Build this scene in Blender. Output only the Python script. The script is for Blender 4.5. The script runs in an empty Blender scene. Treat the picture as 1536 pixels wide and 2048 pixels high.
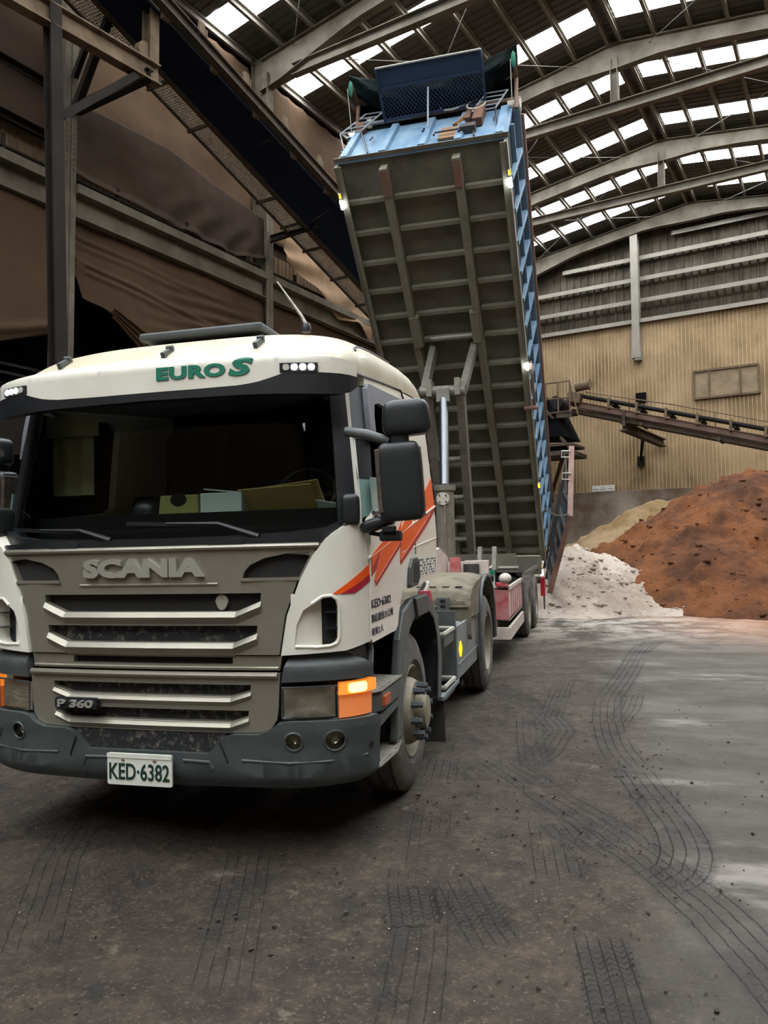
import bpy, bmesh, math, random
import numpy as np
from mathutils import Vector, Matrix, noise
random.seed(7); rng = np.random.default_rng(7)
SC = bpy.context.scene
COL = SC.collection

# ------------------------------------------------------------------ camera, sky, exposure
CAM_ROT = ((0.96770, 0.03400, 0.24980), (0.25080, -0.03010, -0.96760), (-0.02540, 0.99900, -0.03760))
CAM_LOC = (2.3085, -3.7449, 1.6734)
cam = bpy.data.cameras.new('camera'); cam.sensor_fit = 'VERTICAL'; cam.sensor_height = 24.0
cam.lens = 24.0 * 1545.0 / 2048.0; cam.clip_end = 300
camo = bpy.data.objects.new('camera', cam); COL.objects.link(camo)
M = Matrix([list(r) for r in CAM_ROT]).to_quaternion().to_matrix().to_4x4()
M.translation = Vector(CAM_LOC); camo.matrix_world = M
SC.camera = camo
world = bpy.data.worlds.new('sky'); SC.world = world; world.use_nodes = True
bg = world.node_tree.nodes['Background']
bg.inputs[0].default_value = (0.98, 0.99, 1.0, 1); bg.inputs[1].default_value = 0.5
SKYLIGHT = 26.0
SC.view_settings.view_transform = 'Standard'; SC.view_settings.look = 'None'
SC.view_settings.exposure = 0.0; SC.view_settings.gamma = 1.0; SC.view_settings.use_curve_mapping = False
try:
    SC.cycles.use_denoising = True; SC.cycles.max_bounces = 7; SC.cycles.diffuse_bounces = 3
    SC.cycles.glossy_bounces = 3; SC.cycles.transparent_max_bounces = 8; SC.cycles.sample_clamp_indirect = 6.0
except Exception:
    pass

# ------------------------------------------------------------------ materials
def lin(c):
    if isinstance(c, str):
        c = [int(c[i:i+2], 16) / 255 for i in (0, 2, 4)]
    return tuple((x / 12.92 if x <= 0.04045 else ((x + 0.055) / 1.055) ** 2.4) for x in c)
def mat(name, col, rough=0.6, metal=0.0, col2=None, scale=4.0, amt=0.6, bump=0.0, bscale=30.0, emit=None, estr=0.0, spec=0.5, stretch=(1, 1, 1), lo=0.35, hi=0.7, coat=0.0):
    m = bpy.data.materials.new(name); m.use_nodes = True
    nt = m.node_tree; N = nt.nodes; L = nt.links
    b = N['Principled BSDF']
    b.inputs['Base Color'].default_value = (*lin(col), 1)
    b.inputs['Roughness'].default_value = rough; b.inputs['Metallic'].default_value = metal
    b.inputs['Specular IOR Level'].default_value = spec
    if coat: b.inputs['Coat Weight'].default_value = coat; b.inputs['Coat Roughness'].default_value = 0.08
    if emit:
        b.inputs['Emission Color'].default_value = (*lin(emit), 1); b.inputs['Emission Strength'].default_value = estr
    if col2 or bump:
        tc = N.new('ShaderNodeTexCoord'); mp = N.new('ShaderNodeMapping'); mp.inputs['Scale'].default_value = stretch
        L.new(tc.outputs['Object'], mp.inputs['Vector'])
    if col2:
        nz = N.new('ShaderNodeTexNoise'); nz.inputs['Scale'].default_value = scale; nz.inputs['Detail'].default_value = 8; nz.inputs['Roughness'].default_value = 0.62
        L.new(mp.outputs[0], nz.inputs['Vector'])
        mr = N.new('ShaderNodeMapRange'); mr.inputs[1].default_value = lo; mr.inputs[2].default_value = hi; mr.inputs[4].default_value = amt
        L.new(nz.outputs[0], mr.inputs[0])
        mx = N.new('ShaderNodeMix'); mx.data_type = 'RGBA'
        mx.inputs[6].default_value = (*lin(col), 1); mx.inputs[7].default_value = (*lin(col2), 1)
        L.new(mr.outputs[0], mx.inputs[0]); L.new(mx.outputs[2], b.inputs['Base Color'])
    if bump:
        nb = N.new('ShaderNodeTexNoise'); nb.inputs['Scale'].default_value = bscale; nb.inputs['Detail'].default_value = 6
        L.new(mp.outputs[0], nb.inputs['Vector'])
        bp = N.new('ShaderNodeBump'); bp.inputs['Strength'].default_value = bump; bp.inputs['Distance'].default_value = 0.02
        L.new(nb.outputs[0], bp.inputs['Height']); L.new(bp.outputs[0], b.inputs['Normal'])
    return m
def emis(name, col, s):
    m = bpy.data.materials.new(name); m.use_nodes = True; nt = m.node_tree
    nt.nodes.remove(nt.nodes['Principled BSDF']); e = nt.nodes.new('ShaderNodeEmission')
    e.inputs[0].default_value = (*lin(col), 1); e.inputs[1].default_value = s
    nt.links.new(e.outputs[0], nt.nodes['Material Output'].inputs[0]); return m
def glass(name, tint, refl=0.06, rough=0.02, f0=1.45):
    m = bpy.data.materials.new(name); m.use_nodes = True; nt = m.node_tree; N = nt.nodes; L = nt.links
    N.remove(N['Principled BSDF'])
    t = N.new('ShaderNodeBsdfTransparent'); t.inputs[0].default_value = (*tint, 1)
    g = N.new('ShaderNodeBsdfGlossy'); g.inputs['Roughness'].default_value = rough; g.inputs[0].default_value = (.9, .95, .95, 1)
    fr = N.new('ShaderNodeFresnel'); fr.inputs[0].default_value = f0
    mx = N.new('ShaderNodeMixShader'); L.new(fr.outputs[0], mx.inputs[0]); L.new(t.outputs[0], mx.inputs[1]); L.new(g.outputs[0], mx.inputs[2])
    L.new(mx.outputs[0], N['Material Output'].inputs[0]); return m

MT = {}
MT['white'] = mat('white_paint', 'e4e1d4', .3, col2='cfcab8', scale=2.5, amt=.55, coat=.3)
MT['whiteroof'] = mat('dusty_white_paint', 'b9b29b', .5, col2='9f9475', scale=3, amt=.7, coat=.15)
MT['silver'] = mat('grille_silver_paint', '928d7f', .32, .5, col2='7e796d', scale=5, amt=.5)
MT['chrome'] = mat('letter_silver', 'b9b7ad', .3, .55)
MT['black'] = mat('black_plastic', '15171a', .42, col2='22252a', scale=9, amt=.5)
MT['blackdull'] = mat('dull_black', '0c0d0f', .8)
MT['mesh'] = mat('grille_mesh', '1a1c1d', .7, col2='6f6a5f', scale=26, amt=.9, lo=.52, hi=.66, bump=.5, bscale=160)
MT['meshclean'] = mat('grille_gauze', '1d1c1b', .75, col2='26231f', scale=20, bump=.6, bscale=220)
MT['bumper'] = mat('bumper_plastic', '3c4343', .55, col2='4d5351', scale=6, amt=.6, bump=.08, bscale=150)
MT['trimgrey'] = mat('grey_plastic', '3a3f40', .5, col2='50544f', scale=5, amt=.6)
MT['fender'] = mat('fender_plastic', '4a504f', .5, col2='666a66', scale=6, amt=.7)
MT['skirt'] = mat('skirt_panel', '656d6e', .45, col2='89918f', scale=3, amt=.7, stretch=(1, 1, .4))
MT['winframe'] = mat('window_surround', '6b6f76', .42, col2='7d8086', scale=4)
MT['mirror'] = mat('mirror_shell', '191d1f', .38, col2='22272a', scale=7, bump=.05, bscale=220)
MT['mirrorarm'] = mat('mirror_arm', '4a4f51', .5, col2='6a675f', scale=20)
MT['worn'] = mat('worn_edge', '2e2723', .7, col2='5f4a3a', scale=30, amt=.9)
MT['rust'] = mat('rust', '4f3527', .8, col2='755038', scale=14, amt=.8)
MT['tyre'] = mat('tyre_rubber', '4a4743', .9, col2='78746b', scale=7, amt=.75, bump=.15, bscale=70)
MT['tread'] = MT['tyre']
MT['rim'] = mat('dusty_wheel', '76705f', .65, .1, col2='a39a84', scale=9, amt=.8)
MT['nut'] = mat('nut_cap', '3e464b', .5, col2='59605f', scale=20)
MT['step'] = mat('step_alloy', '9c998e', .45, .5, col2='6d675c', scale=30, amt=.8)
MT['stepw'] = mat('step_white', 'b6b5aa', .5, .1, col2='8d8a7d', scale=18)
MT['orange'] = mat('stripe_orange', 'ee5a1c', .3, coat=.3)
MT['stripered'] = mat('stripe_red', 'a81f33', .3, coat=.3)
MT['green'] = mat('letter_green', '12705a', .4)
MT['plate'] = mat('number_plate', 'd9dcd0', .4, col2='c3c6b8', scale=12)
MT['platetext'] = mat('plate_green_black', '12332a', .5)
MT['texttruck'] = mat('door_lettering', '23253a', .5)
MT['amberoff'] = mat('amber_lens', 'b5531c', .3, coat=.5)
MT['amber'] = mat('amber_lit', 'd98a58', .25, emit='ff7a20', estr=.28, coat=.5)
MT['ambertop'] = mat('amber_lit_lens', 'e08a3c', .25, emit='ff8a28', estr=.85, coat=.5)
MT['amberhot'] = emis('amber_bulb', 'ffb040', 14)
MT['led'] = emis('white_led', 'f4f8ff', 14)
MT['lamp'] = emis('marker_lamp_white', 'f2fbff', 60)
MT['lampyel'] = emis('marker_lamp_yellow', 'ffc21a', 3)
MT['hlglass'] = glass('headlamp_glass', (.95, .95, .9), rough=.08)
MT['hlback'] = mat('headlamp_reflector', 'a9a79a', .35, .05, col2='e2e0d4', scale=14, amt=.9)
MT['fogback'] = mat('fog_reflector', '8a8a80', .2, .8, col2='dedccf', scale=25)
MT['redlens'] = mat('red_lens', '8c1420', .3, emit='c01020', estr=.12, coat=.5)
MT['wind'] = glass('windscreen_glass', (.80, .87, .83), f0=1.22)
MT['sideglass'] = glass('side_glass', (.035, .04, .042))
MT['lowglass'] = mat('half_lowered_glass', '6f8f88', .15, col2='93aca4', scale=5, amt=.7, coat=.5)
MT['cabdark'] = mat('cab_trim', '0e0f10', .85)
MT['curtain'] = mat('cab_curtain', '8f8a70', .9, col2='6f6b55', scale=3)
MT['tissue'] = mat('tissue_box_olive', '77753f', .7)
MT['tissue2'] = mat('tissue_box_white', 'a7b3b0', .7)
MT['teal'] = mat('box_teal', '2c6a70', .6)
MT['manila'] = mat('manila_paper', '94804a', .8, col2='857040', scale=5)
MT['paper'] = mat('paper_white', 'b8c4bd', .8)
MT['chassis'] = mat('chassis_dark', '2a2b2b', .7, col2='4a463f', scale=6, amt=.7)
MT['guard'] = mat('dusty_mudguard', '7d7767', .8, col2='565044', scale=6, amt=.8, bump=.15, bscale=40)
MT['tank'] = mat('pipe_grey', '6f726f', .5, .3, col2='4d4b45', scale=14)
MT['redhose'] = mat('red_coupling', 'b02a3a', .5, col2='c9808a', scale=12)
MT['trailred'] = mat('trailer_red', 'a8474c', .5, col2='bf9f98', scale=4, amt=.8)
MT['trailwhite'] = mat('trailer_dirty_white', 'c4bab0', .6, col2='9f9287', scale=5, amt=.8)
MT['bedgrey'] = mat('bed_underside', '6b685d', .6, col2='4c4a42', scale=2.2, amt=.8, bump=.05, bscale=30)
MT['beambed'] = mat('bed_beam', '7f7c6f', .6, col2='615e50', scale=3, amt=.8)
MT['bedrust'] = mat('bed_primer', '75503f', .7, col2='6f6a5e', scale=3)
MT['blue'] = mat('bed_blue', '50728e', .6, col2='7b92a0', scale=3.2, amt=.75, stretch=(2, 1, .5))
MT['bedshade'] = mat('bed_side_shade', '0e1620', .8)  # near-black colour stands in for the shade between the posts
MT['rib'] = mat('dusty_rib', 'c4ae8a', .85, col2='9a835f', scale=1.2, amt=.9)
MT['bluedark'] = mat('canopy_blue', '1f3350', .65, col2='182638', scale=4)
MT['steel'] = mat('steel_hoist', '7a786d', .5, .2, col2='57534a', scale=7, amt=.8)
MT['rod'] = mat('chrome_rod', '75787b', .4, 1.0)
MT['net'] = mat('tarp_net', '0b1212', .95, col2='12201e', scale=12, bump=.6, bscale=60)
MT['netgreen'] = mat('net_green', '1e6b58', .9)
MT['greyladder'] = mat('ladder_paint', '8a9096', .5)
MT['gaterust'] = mat('gate_frame', '4d362b', .75, col2='7a5442', scale=3, amt=.9)
MT['gatepink'] = mat('gate_frame_faded', 'b59084', .7, col2='c9b3a8', scale=4, amt=.9)
MT['gatepanel'] = mat('gate_panel', '4a545c', .6, col2='2d3338', scale=3)
MT['brownwood'] = mat('worn_plate', '8a6a4a', .8, col2='5e432f', scale=9)
# building
MT['roof'] = mat('roof_sheet', '5a5650', .8, col2='46423d', scale=.8, amt=.7)
MT['steelbeam'] = mat('frame_steel', '767064', .8, col2='4f493f', scale=1.6, amt=.9, bump=.05, bscale=12)
MT['steelwall'] = mat('wall_steel', '665f53', .82, col2='423c33', scale=1.3, amt=.95, bump=.05, bscale=12)
MT['steeldark'] = mat('frame_steel_dirty', '2b2621', .88, col2='1d1a17', scale=1.4, amt=.9)
MT['purlin'] = mat('purlin_steel', '7f7a70', .75, col2='5e5950', scale=1.5)
MT['tarp'] = mat('brown_tarpaulin', '5a4736', .95, col2='413327', scale=.7, amt=.85, bump=.12, bscale=16)
MT['tarp2'] = mat('brown_tarpaulin_dark', '40332a', .95, col2='2f2620', scale=.6, amt=.85, bump=.1, bscale=16)
MT['tarplow'] = mat('brown_tarpaulin_low', '483829', .95, col2='372b21', scale=.7, amt=.85, bump=.12, bscale=16)
MT['tarp3'] = mat('pale_torn_tarpaulin', '8f755c', .9, col2='6d5945', scale=.8, amt=.85, bump=.15, bscale=12)
MT['wallbrown'] = mat('dirty_cladding', '5f4e3e', .85, col2='7f6a50', scale=1.2, amt=.8, stretch=(1, 3, .3))
MT['tanwall'] = mat('tan_cladding', 'a68f70', .85, col2='705c42', scale=.6, amt=.95, lo=.42, hi=.68, stretch=(1, 1, .7))
MT['greywall'] = mat('grey_cladding', '625a4f', .9, col2='37322b', scale=1.6, amt=.9, stretch=(2.5, 2.5, .35))
MT['girt'] = mat('girt_steel', '8f8a7e', .7, col2='706b60', scale=1.5)
MT['concrete'] = mat('stained_concrete', '978e81', .9, col2='5c4a3b', scale=.45, amt=.95, bump=.1, bscale=8, lo=.36, hi=.62)
MT['convdark'] = mat('conveyor_steel', '3a342e', .75, col2='5b5043', scale=2.5, amt=.8)
MT['convtan'] = mat('dusty_conveyor', '72634f', .85, col2='4a3e32', scale=3, amt=.8)
MT['convred'] = mat('conveyor_beam', '6e5a50', .75, col2='4c3d35', scale=2, amt=.8)
MT['belt'] = mat('belt_rubber', '151413', .8)
MT['pan'] = mat('navy_pan', '141d2d', .75, col2='0f1622', scale=1.5)
MT['gratem'] = mat('grating_tan', '7d6d58', .75, .1, col2='574a3a', scale=5)
MT['sky'] = emis('skylight_sheet', 'f5f9fd', SKYLIGHT)
MT['sign'] = mat('sign_white', 'd6d3cc', .7)
MT['signink'] = mat('sign_ink', '4a4a4a', .7)
MT['dirtywin'] = mat('dusty_window', '8d7a60', .8, col2='6c5b47', scale=2.5, amt=.9)
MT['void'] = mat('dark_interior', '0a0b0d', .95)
MT['cable'] = mat('wire', '6a665e', .6)

for k in ('roof', 'steelbeam', 'steelwall', 'steeldark', 'purlin', 'tarp', 'tarp2', 'tarp3', 'tarplow', 'wallbrown', 'tanwall', 'greywall', 'concrete', 'convdark', 'convtan', 'convred', 'pan', 'rib', 'cabdark', 'bedgrey', 'beambed', 'bedshade', 'void', 'net', 'guard'):
    MT[k].node_tree.nodes['Principled BSDF'].inputs['Specular IOR Level'].default_value = .12     # dust-covered, hardly any sheen
# ------------------------------------------------------------------ mesh helpers
class MB:
    def __init__(s): s.v = []; s.f = []
    def add(s, v, f):
        n = len(s.v); s.v += [tuple(map(float, p)) for p in v]; s.f += [tuple(i + n for i in q) for q in f]; return s
    def box(s, c, d, R=None, taper=None):
        hx, hy, hz = d[0] / 2, d[1] / 2, d[2] / 2
        vs = [(x, y, z) for z in (-hz, hz) for y in (-hy, hy) for x in (-hx, hx)]
        if taper: vs = [(x * (taper if z > 0 else 1), y * (taper if z > 0 else 1), z) for x, y, z in vs]
        vs = [Vector(p) for p in vs]
        if R is not None: vs = [R @ p for p in vs]
        return s.add([p + Vector(c) for p in vs], [(0, 2, 3, 1), (4, 5, 7, 6), (0, 1, 5, 4), (2, 6, 7, 3), (0, 4, 6, 2), (1, 3, 7, 5)])
    def bar(s, a, b, w, h, up=(0, 0, 1)):
        a = Vector(a); b = Vector(b); d = (b - a).normalized(); up = Vector(up)
        x = d.cross(up)
        if x.length < 1e-4: x = d.cross(Vector((1, 0, 0)))
        x.normalize(); y = x.cross(d).normalized()
        q = [(-w / 2, -h / 2), (w / 2, -h / 2), (w / 2, h / 2), (-w / 2, h / 2)]
        vs = [p + x * i + y * j for p in (a, b) for i, j in q]
        return s.add(vs, [(3, 2, 1, 0), (4, 5, 6, 7), (0, 1, 5, 4), (1, 2, 6, 5), (2, 3, 7, 6), (3, 0, 4, 7)])
    def hbeam(s, a, b, w, h, t=.02, up=(0, 0, 1)):
        a = Vector(a); b = Vector(b); d = (b - a).normalized(); up = Vector(up); x = d.cross(up).normalized(); y = x.cross(d).normalized()
        s.bar(a + y * (h / 2 - t / 2), b + y * (h / 2 - t / 2), w, t, up); s.bar(a - y * (h / 2 - t / 2), b - y * (h / 2 - t / 2), w, t, up)
        return s.bar(a, b, t, h - 2 * t, up)
    def tube(s, pts, r, n=10, caps=True):
        pts = [Vector(p) for p in pts]; rs = r if isinstance(r, (list, tuple)) else [r] * len(pts)
        ref = None; vs = []; fs = []
        for i, p in enumerate(pts):
            t = (pts[min(i + 1, len(pts) - 1)] - pts[max(i - 1, 0)]).normalized()
            if ref is None: ref = t.orthogonal().normalized()
            x = (ref - t * ref.dot(t)).normalized(); ref = x; y = t.cross(x)
            vs += [p + (x * math.cos(k * 2 * math.pi / n) + y * math.sin(k * 2 * math.pi / n)) * rs[i] for k in range(n)]
        for i in range(len(pts) - 1):
            for k in range(n):
                a = i * n + k; b = i * n + (k + 1) % n; fs.append((a, b, b + n, a + n))
        if caps: fs.append(tuple(range(n))[::-1]); fs.append(tuple(range((len(pts) - 1) * n, len(pts) * n)))
        return s.add(vs, fs)
    def lathe(s, prof, c, axis='x', n=48, sgn=1):
        vs = []; fs = []; m = len(prof); c = Vector(c)
        for k in range(n):
            a = 2 * math.pi * k / n; ca, sa = math.cos(a), math.sin(a)
            for h, r in prof:
                if axis == 'x': vs.append(c + Vector((sgn * h, r * ca, r * sa)))
                elif axis == 'y': vs.append(c + Vector((r * ca, sgn * h, r * sa)))
                else: vs.append(c + Vector((r * ca, r * sa, sgn * h)))
        for k in range(n):
            for j in range(m - 1):
                a = k * m + j; b = ((k + 1) % n) * m + j; fs.append((a, b, b + 1, a + 1))
        return s.add(vs, fs)
    def grid(s, nu, nv, fn, cu=False):
        vs = [fn(i / (nu if cu else nu - 1), j / (nv - 1)) for i in range(nu) for j in range(nv)]; fs = []
        for i in range(nu if cu else nu - 1):
            for j in range(nv - 1):
                a = i * nv + j; b = ((i + 1) % nu) * nv + j; fs.append((a, b, b + 1, a + 1))
        return s.add(vs, fs)
    def prism(s, lo, hi):
        n = len(lo)
        return s.add(list(lo) + list(hi), [tuple(range(n))[::-1], tuple(range(n, 2 * n))] + [(i, (i + 1) % n, n + (i + 1) % n, n + i) for i in range(n)])
    def sheet(s, outer, fn, holes=(), cuts=(), cuts2=(), th=0.0, thfn=None):
        """flat polygon with holes in (u,v), cut along u and v lines, mapped by fn(u,v,depth); closed when th is set"""
        bm = bmesh.new(); ed = []
        for lp in [outer] + list(holes):
            vv = [bm.verts.new((p[0], p[1], 0)) for p in lp]
            ed += [bm.edges.new((vv[i], vv[(i + 1) % len(vv)])) for i in range(len(vv))]
        bmesh.ops.triangle_fill(bm, edges=ed, use_beauty=True)
        for c in cuts: bmesh.ops.bisect_plane(bm, geom=bm.verts[:] + bm.edges[:] + bm.faces[:], plane_co=(c, 0, 0), plane_no=(1, 0, 0))
        for c in cuts2: bmesh.ops.bisect_plane(bm, geom=bm.verts[:] + bm.edges[:] + bm.faces[:], plane_co=(0, c, 0), plane_no=(0, 1, 0))
        bm.verts.index_update(); n = len(bm.verts)
        top = [fn(v.co.x, v.co.y, 0.0) for v in bm.verts]; fs = [tuple(v.index for v in f.verts) for f in bm.faces]
        if th:
            bot = [fn(v.co.x, v.co.y, th) for v in bm.verts]
            fs2 = fs + [tuple(i + n for i in f[::-1]) for f in fs]
            for e in bm.edges:
                if len(e.link_faces) == 1:
                    a, b = e.verts[0].index, e.verts[1].index; fs2.append((a, b, b + n, a + n))
            s.add(top + bot, fs2)
        else: s.add(top, fs)
        bm.free(); return s

def link(o): COL.objects.link(o); return o
def build(name, mb, m, parent=None, smooth=False, bev=0.0, loc=None, label=None, angle=40):
    me = bpy.data.meshes.new(name)
    off = Vector((0, 0, 0))
    if parent is not None:
        p = parent
        while p.parent is not None: p = p.parent
        off = Vector(p.get('base', (0, 0, 0)))
    elif loc is not None: off = Vector(loc)
    me.from_pydata([tuple(Vector(v) - off) for v in mb.v], [], mb.f); me.validate()
    bm = bmesh.new(); bm.from_mesh(me); bmesh.ops.remove_doubles(bm, verts=bm.verts, dist=1e-5)
    bmesh.ops.recalc_face_normals(bm, faces=bm.faces); bm.to_mesh(me); bm.free()
    if smooth:
        for p in me.polygons: p.use_smooth = True
        try: me.set_sharp_from_angle(angle=math.radians(angle))
        except Exception: pass
    me.materials.append(m if not isinstance(m, str) else MT[m])
    o = link(bpy.data.objects.new(name, me))
    if parent is not None: o.parent = parent
    elif loc is not None: o.location = off
    if bev:
        md = o.modifiers.new('bevel', 'BEVEL'); md.width = bev; md.segments = 2; md.limit_method = 'ANGLE'; md.angle_limit = math.radians(35)
    if label: o['label'] = label
    return o
def thing(name, label, cat, base, group=None):
    o = link(bpy.data.objects.new(name, None)); o.location = base; o['base'] = tuple(base); o.empty_display_size = .1
    o['label'] = label; o['category'] = cat
    if group: o['group'] = group
    return o
def tag(o, label, cat, group=None, kind=None):
    o['label'] = label; o['category'] = cat
    if group: o['group'] = group
    if kind: o['kind'] = kind
    return o
def struct(name, mb, m, label=None, **k):
    o = build(name, mb, m, **k); o['kind'] = 'structure'
    if label: o['label'] = label
    return o
def text_mesh(body, extrude=0.02, bold=0.0, shear=0.0, space=1.0, res=3):
    c = bpy.data.curves.new('t', 'FONT'); c.body = body; c.size = 1; c.extrude = extrude; c.offset = bold; c.shear = shear; c.space_character = space; c.resolution_u = res
    o = bpy.data.objects.new('t', c); COL.objects.link(o)
    dg = bpy.context.evaluated_depsgraph_get(); dg.update()
    me = bpy.data.meshes.new_from_object(o.evaluated_get(dg))
    v = np.array([tuple(x.co) for x in me.vertices]); f = [tuple(p.vertices) for p in me.polygons]
    bpy.data.objects.remove(o); bpy.data.curves.remove(c); bpy.data.meshes.remove(me)
    if len(v) == 0: return np.zeros((0, 3)), []
    mn, mx = v.min(0), v.max(0)
    v[:, 0] = (v[:, 0] - mn[0]) / (mx[0] - mn[0]); v[:, 1] = (v[:, 1] - mn[1]) / (mx[1] - mn[1])
    v[:, 2] = (v[:, 2] - mn[2]) / max(mx[2] - mn[2], 1e-6)
    return v, f
def put_text(body, fn, **k):
    v, f = text_mesh(body, **k); mb = MB(); mb.add([fn(*p) for p in v], f); return mb
def lerp(a, b, t): return a + (b - a) * t
def interp(x, xs, ys): return float(np.interp(x, xs, ys))
def rrect(x0, x1, y0, y1, r, n=5):
    out = []
    for cx, cy, a0 in ((x1 - r, y1 - r, 0), (x0 + r, y1 - r, 90), (x0 + r, y0 + r, 180), (x1 - r, y0 + r, 270)):
        out += [(cx + r * math.cos(math.radians(a0 + 90 * k / n)), cy + r * math.sin(math.radians(a0 + 90 * k / n))) for k in range(n + 1)]
    return out
def mir(p): return [(-a, b) for a, b in p][::-1]
def sym(half):   # half outline from top centre round to bottom centre on +u
    return half + [(-a, b) for a, b in half[::-1] if abs(a) > 1e-6]

# ------------------------------------------------------------------ building frame: x across, y along the hall, z up (the yard floor falls slightly against it)
RB = Matrix(((0.95604, 0.29293, 0.01336), (-0.29317, 0.95578, 0.02131), (-0.00653, -0.02429, 0.99968)))
OB = Vector((2.3085, -3.7449, 0))
def W(x, y, z): return OB + RB @ Vector((x, y, z))
BUP = RB @ Vector((0, 0, 1)); BX = RB @ Vector((1, 0, 0)); BY = RB @ Vector((0, 1, 0))
FY = [3.2, 8.92, 14.68, 20.44, 26.2, 31.6]
XW = -12.36; XR = -5.2; ZR = 15.6; SL = .147; XE = 9.0; XL = -13.3
def zr(x): return ZR - SL * abs(x - XR)
# ------------------------------------------------------------------ ground
def smooth(a, b, x): t = np.clip((x - a) / (b - a), 0, 1); return t * t * (3 - 2 * t)
def vnoise(x, y, s, seed=0):
    """tileable value noise, numpy"""
    r = np.random.default_rng(seed).random((257, 257)); X = x * s; Y = y * s
    xi = np.floor(X).astype(int); yi = np.floor(Y).astype(int); fx = X - xi; fy = Y - yi
    fx = fx * fx * (3 - 2 * fx); fy = fy * fy * (3 - 2 * fy); xi %= 256; yi %= 256
    return (r[xi, yi] * (1 - fx) + r[xi + 1, yi] * fx) * (1 - fy) + (r[xi, yi + 1] * (1 - fx) + r[xi + 1, yi + 1] * fx) * fy
def fbm(x, y, s, o=4, seed=0):
    t = 0; a = 1; n = 0
    for k in range(o): t = t + a * vnoise(x + 13.7 * k, y + 7.1 * k, s * 2 ** k, seed + k); n += a; a *= .5
    return t / n
# tyre tracks: (points, half width, set, strength)
TRACKS = [
    ([(3.3, 9), (3.04, 8.1), (2.75, 6), (2.48, 4.49), (2.45, 3.6), (2.48, 2.74), (2.63, 1.82), (2.77, 1.01), (2.78, .67), (2.72, .4), (2.55, .2)], .16, 1, .95),
    ([(1.6, 2.2), (1.89, 1.72), (2.06, 1.39), (2.39, .88), (2.65, .38), (2.82, -.04), (2.93, -.42), (3.1, -1.1)], .17, 0, .95),
    ([(1.2, 5.2), (1.53, 4.52), (1.89, 3.81), (2.06, 3.21), (1.96, 2.52), (1.8, 2.0)], .15, 0, .9),
    ([(1.75, 3.6), (1.82, 2.79), (1.93, 1.88), (2.14, .14)], .14, 1, .75),
    ([(2.05, 5.6), (2.0, 4.82), (1.94, 3.53)], .13, 1, .8),
    ([(2.75, 4.8), (2.67, 4.16), (2.51, 3.42)], .13, 0, .8),
    ([(1.64, .12), (1.72, -.08), (1.92, -.52)], .13, 1, 1.35),
    ([(1.37, .2), (1.42, -.03), (1.55, -.45)], .12, 0, 1.3),
    ([(2.05, 1.1), (2.17, .84), (2.36, .5)], .14, 1, 1.4),
    ([(2.3, -.3), (2.34, -.59), (2.4, -1.1)], .12, 1, 1.4),
    ([(1.2, 2.2), (1.36, .85), (1.6, -.6), (1.67, -1.2)], .14, 0, .6),
    ([(-.7, .4), (-.49, -.1), (.05, -1.0)], .14, 0, .6),
    ([(.45, .3), (.68, -.34), (.95, -1.1)], .14, 1, .6),
]
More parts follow.
